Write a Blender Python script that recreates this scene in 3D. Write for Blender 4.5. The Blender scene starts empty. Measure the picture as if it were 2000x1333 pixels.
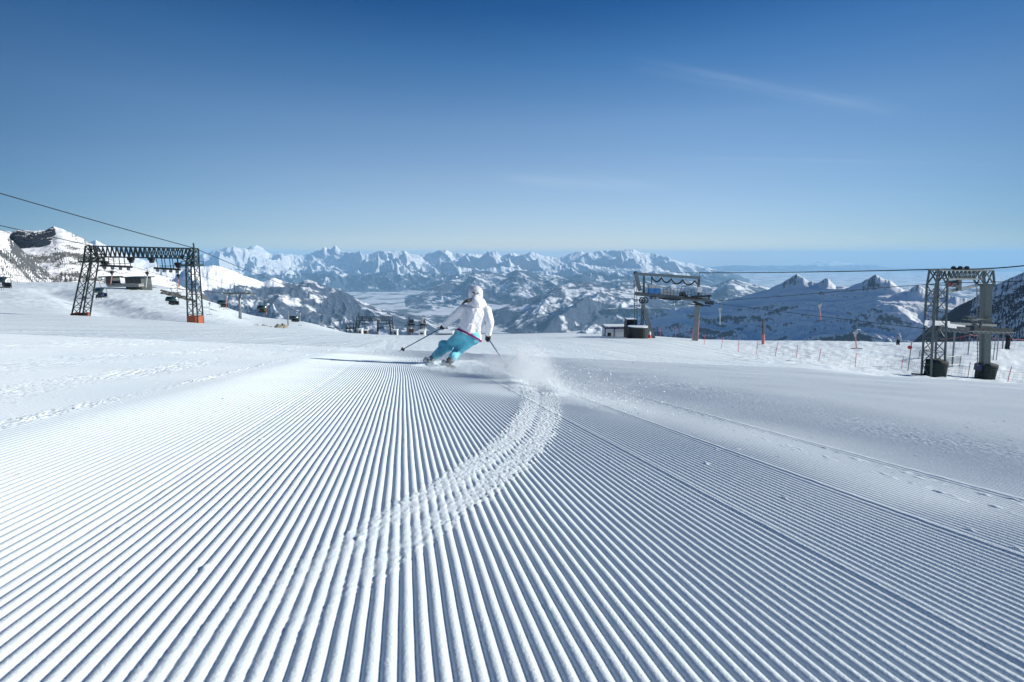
import bpy, bmesh, math, random
import numpy as np
from mathutils import Vector, Matrix

R = math.radians
scene = bpy.context.scene
COL = scene.collection
rng = random.Random(7)

# ------------------------------------------------------------------ camera
F = 944.4                      # focal length in pixels of the 2000 px wide photograph (17 mm)
PITCH = R(10.0)
HAZE = 2.4e-5
CZ = 0.558
cam_d = bpy.data.cameras.new("camera")
cam = bpy.data.objects.new("camera", cam_d); COL.objects.link(cam)
cam.location = (0, 0, CZ); cam.rotation_euler = (R(90) - PITCH, 0, 0)
cam_d.lens = 17.0; cam_d.sensor_width = 36.0
cam_d.clip_start = 0.05; cam_d.clip_end = 300000
cam_d.dof.use_dof = True; cam_d.dof.focus_distance = 7.0; cam_d.dof.aperture_fstop = 5.0
scene.camera = cam

# ------------------------------------------------------------------ light
SUN_EL, SUN_AZ = R(23.5), R(87)     # azimuth clockwise from +Y (the way the camera looks)
world = bpy.data.worlds.new("World"); scene.world = world; world.use_nodes = True
wn, wl = world.node_tree.nodes, world.node_tree.links
wn.clear()
sky = wn.new("ShaderNodeTexSky"); sky.sky_type = 'NISHITA'; sky.sun_disc = False
sky.sun_elevation = SUN_EL; sky.sun_rotation = SUN_AZ
sky.altitude = 2400; sky.air_density = 1.0; sky.dust_density = 0.5; sky.ozone_density = 1.6
hsv = wn.new("ShaderNodeHueSaturation"); hsv.inputs['Saturation'].default_value = 1.15
wl.new(sky.outputs[0], hsv.inputs['Color'])
# high-alpine sky darkening by elevation; unseen upper stops tinted blue for the snow shadows
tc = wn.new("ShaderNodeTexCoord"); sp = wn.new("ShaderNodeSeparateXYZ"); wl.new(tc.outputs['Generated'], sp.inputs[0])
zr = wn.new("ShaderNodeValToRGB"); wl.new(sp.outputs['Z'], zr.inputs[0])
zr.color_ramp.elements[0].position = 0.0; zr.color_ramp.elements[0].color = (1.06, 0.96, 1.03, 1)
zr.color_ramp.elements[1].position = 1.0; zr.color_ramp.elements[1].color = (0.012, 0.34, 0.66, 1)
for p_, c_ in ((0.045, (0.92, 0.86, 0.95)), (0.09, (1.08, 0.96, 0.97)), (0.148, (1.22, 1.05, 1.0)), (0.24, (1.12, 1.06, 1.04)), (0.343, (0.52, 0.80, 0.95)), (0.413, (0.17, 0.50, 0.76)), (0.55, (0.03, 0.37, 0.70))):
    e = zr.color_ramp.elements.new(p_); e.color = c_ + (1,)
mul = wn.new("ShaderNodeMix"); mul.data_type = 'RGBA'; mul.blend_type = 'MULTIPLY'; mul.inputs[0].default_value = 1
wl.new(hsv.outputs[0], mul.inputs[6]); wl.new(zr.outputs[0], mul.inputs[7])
# thin cirrus streaks
def wmath(op, a, b=None, clamp=False):
    n = wn.new("ShaderNodeMath"); n.operation = op; n.use_clamp = clamp
    for i, v in enumerate((a, b)):
        if v is None: continue
        if isinstance(v, (int, float)): n.inputs[i].default_value = v
        else: wl.new(v, n.inputs[i])
    return n.outputs[0]
X_, Y_, Z_ = sp.outputs['X'], sp.outputs['Y'], sp.outputs['Z']
qx = wmath('DIVIDE', X_, wmath('MAXIMUM', Y_, 0.05)); qz = wmath('DIVIDE', Z_, wmath('MAXIMUM', Y_, 0.05))
cn = wn.new("ShaderNodeTexNoise"); cv = wn.new("ShaderNodeCombineXYZ")
wl.new(wmath('MULTIPLY', qx, 5.0), cv.inputs[0]); wl.new(wmath('MULTIPLY', wmath('ADD', qz, wmath('MULTIPLY', qx, 0.2)), 60.0), cv.inputs[1])
wl.new(cv.outputs[0], cn.inputs['Vector']); cn.inputs['Scale'].default_value = 1.0; cn.inputs['Detail'].default_value = 5
streak = None
def band(q0, z0, slope, w, x0, x1, amt):
    line = wmath('ADD', wmath('MULTIPLY', wmath('SUBTRACT', qx, q0), slope), z0)
    d = wmath('DIVIDE', wmath('SUBTRACT', qz, line), w)
    g = wmath('POWER', 2.718, wmath('MULTIPLY', wmath('MULTIPLY', d, d), -1.0))
    mid, hw = (x0 + x1) / 2, (x1 - x0) / 2
    dx = wmath('DIVIDE', wmath('SUBTRACT', qx, mid), hw)
    h = wmath('SUBTRACT', 1.0, wmath('MULTIPLY', dx, dx), True)
    m = wmath('MULTIPLY', wmath('MULTIPLY', g, h), wmath('SUBTRACT', cn.outputs[0], 0.25, True))
    return wmath('MULTIPLY', m, amt)
s1 = band(0.45, 0.325, -0.165, 0.012, 0.22, 0.80, 0.36)
s2 = band(0.60, 0.185, -0.02, 0.003, 0.25, 1.1, 0.20)
s3 = band(0.2, 0.14, -0.05, 0.012, -0.05, 0.32, 0.22)
st = wmath('ADD', wmath('ADD', s1, s2), s3)
cm = wn.new("ShaderNodeMix"); cm.data_type = 'RGBA'; wl.new(st, cm.inputs[0]); wl.new(mul.outputs[2], cm.inputs[6]); cm.inputs[7].default_value = (7, 8, 8.5, 1)
flank = wmath('MULTIPLY', wmath('MULTIPLY', X_, X_), -1.12)  # sky colour dimmed towards both sides, standing in for lens vignette
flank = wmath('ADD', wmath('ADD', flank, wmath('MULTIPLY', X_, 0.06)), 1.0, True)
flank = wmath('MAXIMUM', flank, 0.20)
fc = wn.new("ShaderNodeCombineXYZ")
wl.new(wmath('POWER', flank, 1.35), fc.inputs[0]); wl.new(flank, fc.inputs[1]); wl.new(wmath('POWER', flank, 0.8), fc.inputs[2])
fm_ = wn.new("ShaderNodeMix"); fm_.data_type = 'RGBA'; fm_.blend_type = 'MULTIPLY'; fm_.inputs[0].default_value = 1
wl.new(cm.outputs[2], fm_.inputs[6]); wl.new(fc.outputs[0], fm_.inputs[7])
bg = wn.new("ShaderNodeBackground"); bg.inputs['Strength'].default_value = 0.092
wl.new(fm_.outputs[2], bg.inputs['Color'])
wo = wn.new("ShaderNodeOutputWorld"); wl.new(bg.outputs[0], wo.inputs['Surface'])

sun_d = bpy.data.lights.new("sun", 'SUN'); sun = bpy.data.objects.new("sun", sun_d); COL.objects.link(sun)
sun_d.energy = 4.2; sun_d.angle = R(0.5); sun_d.color = (1.0, 0.97, 0.90)
sdir = Vector((math.sin(SUN_AZ) * math.cos(SUN_EL), math.cos(SUN_AZ) * math.cos(SUN_EL), math.sin(SUN_EL)))
sun.rotation_euler = (-sdir).to_track_quat('-Z', 'Y').to_euler()
scene.view_settings.view_transform = 'Standard'; scene.view_settings.look = 'None'
scene.view_settings.exposure = 0.56; scene.view_settings.gamma = 1.0
scene.cycles.volume_bounces = 3
scene.cycles.volume_max_steps = 128
scene.cycles.max_bounces = 6; scene.cycles.diffuse_bounces = 3

# ------------------------------------------------------------------ helpers
CP, SP = math.cos(PITCH), math.sin(PITCH)
def at(u, v, Y):
    """world point at forward distance Y seen where the photograph has (u, v)"""
    a, b = (u - 1000) / F, (666.5 - v) / F
    d = (a, CP + b * SP, -SP + b * CP)
    k = Y / d[1]
    return Vector((d[0] * k, Y, CZ + d[2] * k))
def v_of(x, y, z):
    dz = z - CZ
    dep = y * CP - dz * SP; up = y * SP + dz * CP
    return 666.5 - F * up / dep

def tag(o, label=None, cat=None, group=None, kind=None):
    if label: o['label'] = label
    if cat: o['category'] = cat
    if group: o['group'] = group
    if kind: o['kind'] = kind
    return o
def thing(name, label, cat, loc=(0, 0, 0), rz=0.0, group=None):
    o = bpy.data.objects.new(name, None); COL.objects.link(o)
    o.empty_display_size = 0.2
    o.location = loc; o.rotation_euler = (0, 0, rz)
    return tag(o, label, cat, group)
def link_mesh(name, me, mat, parent=None, smooth=False):
    if mat: me.materials.append(mat)
    if smooth: me.polygons.foreach_set("use_smooth", np.ones(len(me.polygons), dtype=bool))
    o = bpy.data.objects.new(name, me); COL.objects.link(o)
    if parent: o.parent = parent
    return o
def kids(o): return [c for c in bpy.data.objects if c.parent == o]
def copy_tree(o, parent=None):
    c = o.copy(); COL.objects.link(c); c.parent = parent
    for ch in kids(o): copy_tree(ch, c)
    return c

class MB:
    """collects boxes, bars and tubes, builds one mesh object"""
    def __init__(s): s.v = []; s.f = []
    def add(s, vs, fs):
        n = len(s.v); s.v += [tuple(p) for p in vs]; s.f += [tuple(i + n for i in f) for f in fs]; return s
    def box(s, x0, y0, z0, x1, y1, z1):
        return s.add([(x0,y0,z0),(x1,y0,z0),(x1,y1,z0),(x0,y1,z0),(x0,y0,z1),(x1,y0,z1),(x1,y1,z1),(x0,y1,z1)],
                     [(0,3,2,1),(4,5,6,7),(0,1,5,4),(1,2,6,5),(2,3,7,6),(3,0,4,7)])
    def bar(s, a, b, w, h=None, w2=None, h2=None):
        """square bar a->b, w wide (sideways), h tall, tapering to w2, h2"""
        a, b = Vector(a), Vector(b); h = h or w; w2 = w2 or w; h2 = h2 or h
        d = (b - a).normalized()
        up = Vector((0, 0, 1)) if abs(d.z) < 0.95 else Vector((0, 1, 0))
        sx = d.cross(up).normalized(); sy = sx.cross(d)
        vs = []
        for p, ww, hh in ((a, w, h), (b, w2, h2)):
            for i, j in ((-1,-1),(1,-1),(1,1),(-1,1)): vs.append(p + sx * i * ww / 2 + sy * j * hh / 2)
        return s.add(vs, [(0,3,2,1),(4,5,6,7),(0,1,5,4),(1,2,6,5),(2,3,7,6),(3,0,4,7)])
    def tube(s, pts, r, n=8, r2=None, cap=True):
        pts = [Vector(p) for p in pts]; base = len(s.v); m = len(pts); vs = []
        prev = None
        for i, p in enumerate(pts):
            d = (pts[min(i+1, m-1)] - pts[max(i-1, 0)]).normalized()
            if prev is None:
                up = Vector((0, 0, 1)) if abs(d.z) < 0.9 else Vector((1, 0, 0))
                sx = d.cross(up).normalized()
            else:
                sx = (prev - d * prev.dot(d)).normalized()
            prev = sx; sy = sx.cross(d)
            rr = r if r2 is None else r + (r2 - r) * i / (m - 1)
            for k in range(n):
                t = 2 * math.pi * k / n
                vs.append(p + sx * math.cos(t) * rr + sy * math.sin(t) * rr)
        fs = []
        for i in range(m - 1):
            for k in range(n):
                fs.append((i*n+k, i*n+(k+1) % n, (i+1)*n+(k+1) % n, (i+1)*n+k))
        if cap: fs.append(tuple(range(n))[::-1]); fs.append(tuple((m-1)*n+k for k in range(n)))
        return s.add(vs, fs)
    def disc(s, c, axis, r, th, n=16, hole=0.0):
        c = Vector(c); ax = Vector(axis).normalized()
        if hole <= 0: return s.tube([c - ax * th / 2, c + ax * th / 2], r, n)
        up = Vector((0, 0, 1)) if abs(ax.z) < 0.9 else Vector((1, 0, 0))
        sx = ax.cross(up).normalized(); sy = sx.cross(ax); vs = []
        for z in (-th / 2, th / 2):
            for rr in (r, hole):
                for k in range(n):
                    t = 2 * math.pi * k / n; vs.append(c + ax * z + (sx * math.cos(t) + sy * math.sin(t)) * rr)
        fs = []
        for k in range(n):
            j = (k + 1) % n
            fs += [(k, j, 2*n+j, 2*n+k), (n+k, 3*n+k, 3*n+j, n+j), (k, n+k, n+j, j), (2*n+k, 2*n+j, 3*n+j, 3*n+k)]
        return s.add(vs, fs)
    def build(s, name, mat, parent=None, smooth=False, bevel=0):
        me = bpy.data.meshes.new(name); me.from_pydata(s.v, [], s.f); me.update()
        bm = bmesh.new(); bm.from_mesh(me); bmesh.ops.recalc_face_normals(bm, faces=bm.faces); bm.to_mesh(me); bm.free()
        o = link_mesh(name, me, mat, parent, smooth)
        if bevel:
            m = o.modifiers.new("bevel", 'BEVEL'); m.width = bevel; m.segments = 2; m.limit_method = 'ANGLE'
        return o

# lattice column / beam between two rectangles of four corner points
def lattice(mb, lo, hi, n, chord, web, faces=(0, 1, 2, 3), closed=True):
    lo = [Vector(p) for p in lo]; hi = [Vector(p) for p in hi]
    for a, b in zip(lo, hi): mb.bar(a, b, chord)
    P = [[a.lerp(b, i / n) for i in range(n + 1)] for a, b in zip(lo, hi)]
    for fidx in faces:
        A, B = P[fidx], P[(fidx + 1) % 4]
        for i in range(n):
            if i % 2: mb.bar(A[i], B[i + 1], web)
            else: mb.bar(B[i], A[i + 1], web)
            if closed: mb.bar(A[i + 1], B[i + 1], web * 0.8)

def quad(c, hx, hy, ax=Vector((1, 0, 0)), ay=Vector((0, 1, 0))):
    c = Vector(c)
    return [c - ax * hx - ay * hy, c + ax * hx - ay * hy, c + ax * hx + ay * hy, c - ax * hx + ay * hy]

# ------------------------------------------------------------------ noise
def hashg(ix, iy, seed):
    h = (ix.astype(np.int64) * 374761393 + iy.astype(np.int64) * 668265263 + seed * 974634777) & 0xFFFFFFFF
    h = ((h ^ (h >> 13)) * 1274126177) & 0xFFFFFFFF
    h = (h ^ (h >> 16)) & 0xFFFFFFFF
    return h.astype(np.float64) / 4294967296.0 * 2 * math.pi
def perlin(x, y, seed=0):
    x = np.asarray(x, dtype=np.float64); y = np.asarray(y, dtype=np.float64)
    x0 = np.floor(x); y0 = np.floor(y); fx = x - x0; fy = y - y0
    ux = fx * fx * fx * (fx * (fx * 6 - 15) + 10); uy = fy * fy * fy * (fy * (fy * 6 - 15) + 10)
    def g(i, j):
        a = hashg(x0 + i, y0 + j, seed); return np.cos(a) * (fx - i) + np.sin(a) * (fy - j)
    n0 = g(0, 0) * (1 - ux) + g(1, 0) * ux; n1 = g(0, 1) * (1 - ux) + g(1, 1) * ux
    return (n0 * (1 - uy) + n1 * uy) * 1.4
def fbm(x, y, oct=5, seed=0, gain=0.5):
    s = 0; a = 1.0; t = 0
    for i in range(oct):
        s = s + a * perlin(x * 2**i + 17.3 * i, y * 2**i - 9.1 * i, seed + i); t += a; a *= gain
    return s / t
def ridged(x, y, oct=5, seed=0, gain=0.5):
    s = 0; a = 1.0; t = 0; w = 1.0
    for i in range(oct):
        n = 1 - np.abs(perlin(x * 2.03**i + 31.7 * i, y * 2.03**i + 11.9 * i, seed + i)) * 1.6
        n = np.clip(n, 0, 1) ** 2
        s = s + a * n * w; t += a; w = np.clip(n * 1.6, 0.25, 1); a *= gain
    return s / t
def sstep(a, b, x):
    t = np.clip((x - a) / (b - a), 0, 1); return t * t * (3 - 2 * t)

# ------------------------------------------------------------------ materials
def newmat(name):
    m = bpy.data.materials.new(name); m.use_nodes = True; nt = m.node_tree
    b = nt.nodes['Principled BSDF']; return m, nt, b
def nd(nt, typ, **kw):
    n = nt.nodes.new(typ)
    for k, v in kw.items(): setattr(n, k, v)
    return n
def pmat(name, col, rough=0.6, metal=0.0, var=0.18, scale=6.0, bump=0.0, bscale=60.0, coat=0.0):
    m, nt, b = newmat(name)
    t = nd(nt, "ShaderNodeTexCoord"); n = nd(nt, "ShaderNodeTexNoise"); n.inputs['Scale'].default_value = scale; n.inputs['Detail'].default_value = 5
    nt.links.new(t.outputs['Object'], n.inputs['Vector'])
    r = nd(nt, "ShaderNodeValToRGB")
    r.color_ramp.elements[0].position = 0.3; r.color_ramp.elements[1].position = 0.7
    r.color_ramp.elements[0].color = tuple(c * (1 - var) for c in col) + (1,)
    r.color_ramp.elements[1].color = tuple(min(1, c * (1 + var)) for c in col) + (1,)
    nt.links.new(n.outputs[0], r.inputs[0]); nt.links.new(r.outputs[0], b.inputs['Base Color'])
    b.inputs['Roughness'].default_value = rough; b.inputs['Metallic'].default_value = metal
    b.inputs['Coat Weight'].default_value = coat
    if bump:
        n2 = nd(nt, "ShaderNodeTexNoise"); n2.inputs['Scale'].default_value = bscale; n2.inputs['Detail'].default_value = 3
        nt.links.new(t.outputs['Object'], n2.inputs['Vector'])
        bp = nd(nt, "ShaderNodeBump"); bp.inputs['Distance'].default_value = bump; nt.links.new(n2.outputs[0], bp.inputs['Height'])
        nt.links.new(bp.outputs[0], b.inputs['Normal'])
    return m
M = {}
M['steel_green'] = pmat('green_grey_steel', (0.035, 0.055, 0.055), 0.5, 0.3)
M['steel_dark'] = pmat('dark_steel', (0.022, 0.03, 0.034), 0.5, 0.3)
M['steel_grey'] = pmat('galvanised_steel', (0.20, 0.23, 0.24), 0.5, 0.5)
M['steel_mid'] = pmat('weathered_steel', (0.11, 0.14, 0.145), 0.55, 0.3)
M['rubber'] = pmat('black_rubber', (0.012, 0.012, 0.014), 0.7)
M['cable'] = pmat('wire_rope', (0.02, 0.025, 0.03), 0.6, 0.3)
M['orange'] = pmat('orange_padding', (0.30, 0.08, 0.035), 0.7)
M['green_pad'] = pmat('dark_green_padding', (0.008, 0.022, 0.02), 0.8, var=0.4, scale=3, bump=0.01, bscale=8)
M['white'] = pmat('white_paint', (0.78, 0.79, 0.8), 0.5, var=0.05)
M['whitegrey'] = pmat('pale_grey_paint', (0.5, 0.52, 0.53), 0.5, var=0.08)
M['blue'] = pmat('blue_paint', (0.03, 0.22, 0.55), 0.4)
M['navy'] = pmat('navy_trim', (0.02, 0.03, 0.12), 0.5)
M['red'] = pmat('red_paint', (0.55, 0.03, 0.04), 0.5)
M['pink'] = pmat('pink_marker_plastic', (0.75, 0.10, 0.18), 0.5, var=0.1)
M['salmon'] = pmat('salmon_padding', (0.55, 0.22, 0.17), 0.6)
M['wood'] = pmat('weathered_wood', (0.12, 0.08, 0.05), 0.8, var=0.4, scale=20)
M['glass'] = pmat('dark_glass', (0.01, 0.015, 0.02), 0.1)
M['bubble'] = pmat('tinted_bubble_shell', (0.02, 0.045, 0.05), 0.2)
M['jacket'] = pmat('white_ski_jacket', (0.88, 0.88, 0.91), 0.75, var=0.03, scale=12, bump=0.03, bscale=11)
M['trousers'] = pmat('turquoise_ski_trousers', (0.14, 0.52, 0.65), 0.7, var=0.22, scale=7, bump=0.03, bscale=9)
M['magenta'] = pmat('magenta_waistband', (0.24, 0.0, 0.10), 0.7)
M['helmet'] = pmat('white_helmet_shell', (0.62, 0.64, 0.68), 0.25, var=0.03, coat=0.5)
M['black'] = pmat('black_fabric', (0.012, 0.012, 0.014), 0.8)
M['boot'] = pmat('grey_boot_plastic', (0.25, 0.25, 0.27), 0.4)
M['hair'] = pmat('dark_blonde_hair', (0.05, 0.04, 0.03), 0.6, var=0.4, scale=40)
M['skin'] = pmat('skin', (0.55, 0.33, 0.24), 0.5, var=0.05)
M['ski'] = pmat('ski_topsheet', (0.30, 0.30, 0.33), 0.3, coat=0.4)
M['pole'] = pmat('blue_pole_shaft', (0.03, 0.13, 0.28), 0.35, 0.5)
M['cloth_blue'] = pmat('blue_ski_clothes', (0.02, 0.05, 0.25), 0.8)
M['cloth_red'] = pmat('red_ski_clothes', (0.30, 0.02, 0.03), 0.8)
M['cloth_dark'] = pmat('dark_ski_clothes', (0.015, 0.018, 0.025), 0.8)
M['cloth_green'] = pmat('green_ski_clothes', (0.10, 0.28, 0.03), 0.8)
M['cloth_check'] = pmat('grey_and_white_ski_jacket', (0.35, 0.37, 0.4), 0.8, var=0.7, scale=9)
M['rock'] = pmat('pale_rock', (0.26, 0.25, 0.21), 0.9, var=0.4, scale=1.5, bump=0.1, bscale=4)
M['net'] = pmat('orange_net_rope', (0.6, 0.16, 0.12), 0.8)
M['facade'] = pmat('dark_station_wall', (0.06, 0.075, 0.075), 0.7)
M['concrete'] = pmat('concrete_deck', (0.25, 0.26, 0.26), 0.8)

def snow_mat():
    m, nt, b = newmat('snow')
    geo = nd(nt, "ShaderNodeNewGeometry")
    n1 = nd(nt, "ShaderNodeTexNoise"); n1.inputs['Scale'].default_value = 0.6; n1.inputs['Detail'].default_value = 6
    nt.links.new(geo.outputs['Position'], n1.inputs['Vector'])
    r = nd(nt, "ShaderNodeValToRGB")
    r.color_ramp.elements[0].position = 0.3; r.color_ramp.elements[0].color = (0.70, 0.79, 0.83, 1)
    r.color_ramp.elements[1].position = 0.7; r.color_ramp.elements[1].color = (0.76, 0.83, 0.85, 1)
    nt.links.new(n1.outputs[0], r.inputs[0]); nt.links.new(r.outputs[0], b.inputs['Base Color'])
    b.inputs['Roughness'].default_value = 0.55; b.inputs['Specular IOR Level'].default_value = 0.25
    # fine grain near the lens
    g = nd(nt, "ShaderNodeTexNoise"); g.inputs['Scale'].default_value = 190; g.inputs['Detail'].default_value = 4
    nt.links.new(geo.outputs['Position'], g.inputs['Vector'])
    bp = nd(nt, "ShaderNodeBump"); bp.inputs['Distance'].default_value = 0.0022; bp.inputs['Strength'].default_value = 0.8
    nt.links.new(g.outputs[0], bp.inputs['Height']); nt.links.new(bp.outputs[0], b.inputs['Normal'])
    return m
M['snow'] = snow_mat()

GA = R(12.85)                                   # heading of the grooves, left of the view axis
ca, sa = math.cos(GA), math.sin(GA)
def slope_mat():
    """wind packed and groomed snow: streaks along the slope, crumbs in patches"""
    m, nt, b = newmat('groomed_snow')
    L = nt.links.new
    geo = nd(nt, "ShaderNodeNewGeometry")
    n1 = nd(nt, "ShaderNodeTexNoise"); n1.inputs['Scale'].default_value = 0.25; n1.inputs['Detail'].default_value = 6
    L(geo.outputs['Position'], n1.inputs['Vector'])
    r = nd(nt, "ShaderNodeValToRGB")
    r.color_ramp.elements[0].position = 0.3; r.color_ramp.elements[0].color = (0.70, 0.79, 0.83, 1)
    r.color_ramp.elements[1].position = 0.7; r.color_ramp.elements[1].color = (0.76, 0.83, 0.85, 1)
    L(n1.outputs[0], r.inputs[0]); L(r.outputs[0], b.inputs['Base Color'])
    b.inputs['Roughness'].default_value = 0.55; b.inputs['Specular IOR Level'].default_value = 0.25
    mp = nd(nt, "ShaderNodeMapping"); mp.vector_type = 'POINT'
    mp.inputs['Rotation'].default_value = (0, 0, -GA); mp.inputs['Scale'].default_value = (1, 1, 1)
    L(geo.outputs['Position'], mp.inputs['Vector'])
    sc = nd(nt, "ShaderNodeVectorMath", operation='MULTIPLY'); sc.inputs[1].default_value = (3.2, 0.10, 0.5)
    L(mp.outputs[0], sc.inputs[0])
    st = nd(nt, "ShaderNodeTexNoise"); st.inputs['Scale'].default_value = 1.0; st.inputs['Detail'].default_value = 5; L(sc.outputs[0], st.inputs['Vector'])
    cr = nd(nt, "ShaderNodeTexNoise"); cr.inputs['Scale'].default_value = 5.0; cr.inputs['Detail'].default_value = 5; L(geo.outputs['Position'], cr.inputs['Vector'])
    sc2 = nd(nt, "ShaderNodeVectorMath", operation='MULTIPLY'); sc2.inputs[1].default_value = (0.55, 0.03, 0.1)
    L(mp.outputs[0], sc2.inputs[0])
    pm = nd(nt, "ShaderNodeTexNoise"); pm.inputs['Scale'].default_value = 1.0; pm.inputs['Detail'].default_value = 3; L(sc2.outputs[0], pm.inputs['Vector'])
    pr = nd(nt, "ShaderNodeMapRange"); pr.inputs[1].default_value = 0.48; pr.inputs[2].default_value = 0.62; L(pm.outputs[0], pr.inputs[0])
    crm = nd(nt, "ShaderNodeMath", operation='MULTIPLY'); L(cr.outputs[0], crm.inputs[0]); L(pr.outputs[0], crm.inputs[1])
    b1 = nd(nt, "ShaderNodeBump"); b1.inputs['Distance'].default_value = 0.05; b1.inputs['Strength'].default_value = 0.7; L(st.outputs[0], b1.inputs['Height'])
    b2 = nd(nt, "ShaderNodeBump"); b2.inputs['Distance'].default_value = 0.07; L(crm.outputs[0], b2.inputs['Height']); L(b1.outputs[0], b2.inputs['Normal'])
    L(b2.outputs[0], b.inputs['Normal'])
    return m
M['slope'] = slope_mat()

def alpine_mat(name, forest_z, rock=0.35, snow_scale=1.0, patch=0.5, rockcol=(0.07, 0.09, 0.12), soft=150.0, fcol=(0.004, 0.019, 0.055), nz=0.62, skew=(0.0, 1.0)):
    """snow, with rock where it is steep and forest with clearings below forest_z (metres)"""
    m, nt, b = newmat(name); L = nt.links.new
    geo = nd(nt, "ShaderNodeNewGeometry"); pos = nd(nt, "ShaderNodeSeparateXYZ"); L(geo.outputs['Position'], pos.inputs[0])
    nor = nd(nt, "ShaderNodeSeparateXYZ"); L(geo.outputs['Normal'], nor.inputs[0])
    sk1 = nd(nt, "ShaderNodeMath", operation='MULTIPLY_ADD'); L(pos.outputs['Y'], sk1.inputs[0]); sk1.inputs[1].default_value = skew[0]; L(pos.outputs['X'], sk1.inputs[2])
    sk2 = nd(nt, "ShaderNodeMath", operation='MULTIPLY'); L(pos.outputs['Y'], sk2.inputs[0]); sk2.inputs[1].default_value = skew[1]
    skv = nd(nt, "ShaderNodeCombineXYZ"); L(sk1.outputs[0], skv.inputs[0]); L(sk2.outputs[0], skv.inputs[1]); L(pos.outputs['Z'], skv.inputs[2])
    def noise(s, det=6, rough=0.55):
        n = nd(nt, "ShaderNodeTexNoise"); n.inputs['Scale'].default_value = s; n.inputs['Detail'].default_value = det; n.inputs['Roughness'].default_value = rough
        L(skv.outputs[0], n.inputs['Vector']); return n.outputs[0]
    def mth(op, a, bb, cl=False):
        n = nd(nt, "ShaderNodeMath", operation=op); n.use_clamp = cl
        for i, v in enumerate((a, bb)):
            if isinstance(v, (int, float)): n.inputs[i].default_value = v
            else: L(v, n.inputs[i])
        return n.outputs[0]
    def rng_(x, a, bb):
        n = nd(nt, "ShaderNodeMapRange"); n.inputs[1].default_value = a; n.inputs[2].default_value = bb; L(x, n.inputs[0]); return n.outputs[0]
    big, mid, fine = noise(0.0011 * snow_scale), noise(0.006 * snow_scale), noise(0.03 * snow_scale, 4)
    # forest below the tree line
    h = mth('SUBTRACT', forest_z, pos.outputs['Z'])
    h = mth('ADD', h, mth('MULTIPLY', mth('SUBTRACT', big, 0.5), soft * 8))
    h = mth('ADD', h, mth('MULTIPLY', mth('SUBTRACT', mid, 0.5), soft * 3))
    fm = rng_(h, 0.0, soft * 0.5)
    clear = rng_(mth('ADD', mth('ADD', mth('MULTIPLY', mid, 0.35), mth('MULTIPLY', big, 0.45)), mth('MULTIPLY', noise(0.0028 * snow_scale), 0.20)), patch, patch + 0.05)
    clear = mth('MULTIPLY', clear, 0.92)
    fm = mth('MULTIPLY', fm, mth('SUBTRACT', 1.0, clear))
    fm = mth('MULTIPLY', fm, mth('ADD', 0.80, mth('MULTIPLY', fine, 0.25)), True)
    # rock on steep faces
    st = mth('ADD', nor.outputs['Z'], mth('MULTIPLY', mth('SUBTRACT', mid, 0.5), 0.5))
    st = mth('ADD', st, mth('MULTIPLY', mth('SUBTRACT', fine, 0.5), 0.5))
    rm = mth('MULTIPLY', rng_(st, nz + 0.06, nz - 0.06), rock)
    c1 = nd(nt, "ShaderNodeMix", data_type='RGBA'); c1.inputs[6].default_value = (0.86, 0.88, 0.90, 1); c1.inputs[7].default_value = rockcol + (1,); L(rm, c1.inputs[0])
    c2 = nd(nt, "ShaderNodeMix", data_type='RGBA'); L(c1.outputs[2], c2.inputs[6]); c2.inputs[7].default_value = fcol + (1,); L(fm, c2.inputs[0])
    L(c2.outputs[2], b.inputs['Base Color']); b.inputs['Roughness'].default_value = 0.9; b.inputs['Specular IOR Level'].default_value = 0.1
    bp = nd(nt, "ShaderNodeBump"); bp.inputs['Distance'].default_value = 26.0 / snow_scale; bp.inputs['Strength'].default_value = 0.5
    L(mth('ADD', mid, mth('MULTIPLY', fine, 0.5)), bp.inputs['Height']); L(bp.outputs[0], b.inputs['Normal'])
    return m

def valley_mat():
    m, nt, b = newmat('valley_fields'); L = nt.links.new
    geo = nd(nt, "ShaderNodeNewGeometry")
    sc = nd(nt, "ShaderNodeVectorMath", operation='MULTIPLY'); sc.inputs[1].default_value = (0.0011, 0.0009, 0.0)
    L(geo.outputs['Position'], sc.inputs[0])
    n = nd(nt, "ShaderNodeTexNoise"); n.inputs['Scale'].default_value = 1; n.inputs['Detail'].default_value = 7; n.inputs['Roughness'].default_value = 0.6; L(sc.outputs[0], n.inputs['Vector'])
    v = nd(nt, "ShaderNodeTexVoronoi"); v.inputs['Scale'].default_value = 2.5; L(sc.outputs[0], v.inputs['Vector'])
    r = nd(nt, "ShaderNodeValToRGB"); r.color_ramp.elements[0].position = 0.50; r.color_ramp.elements[0].color = (0.8, 0.83, 0.86, 1)
    r.color_ramp.elements[1].position = 0.60; r.color_ramp.elements[1].color = (0.10, 0.13, 0.13, 1)
    L(n.outputs[0], r.inputs[0])
    mx = nd(nt, "ShaderNodeMix", data_type='RGBA', blend_type='MULTIPLY'); mx.inputs[0].default_value = 0.35
    L(r.outputs[0], mx.inputs[6]); L(v.outputs['Distance'], mx.inputs[7]); L(mx.outputs[2], b.inputs['Base Color'])
    b.inputs['Roughness'].default_value = 0.9
    return m

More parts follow.
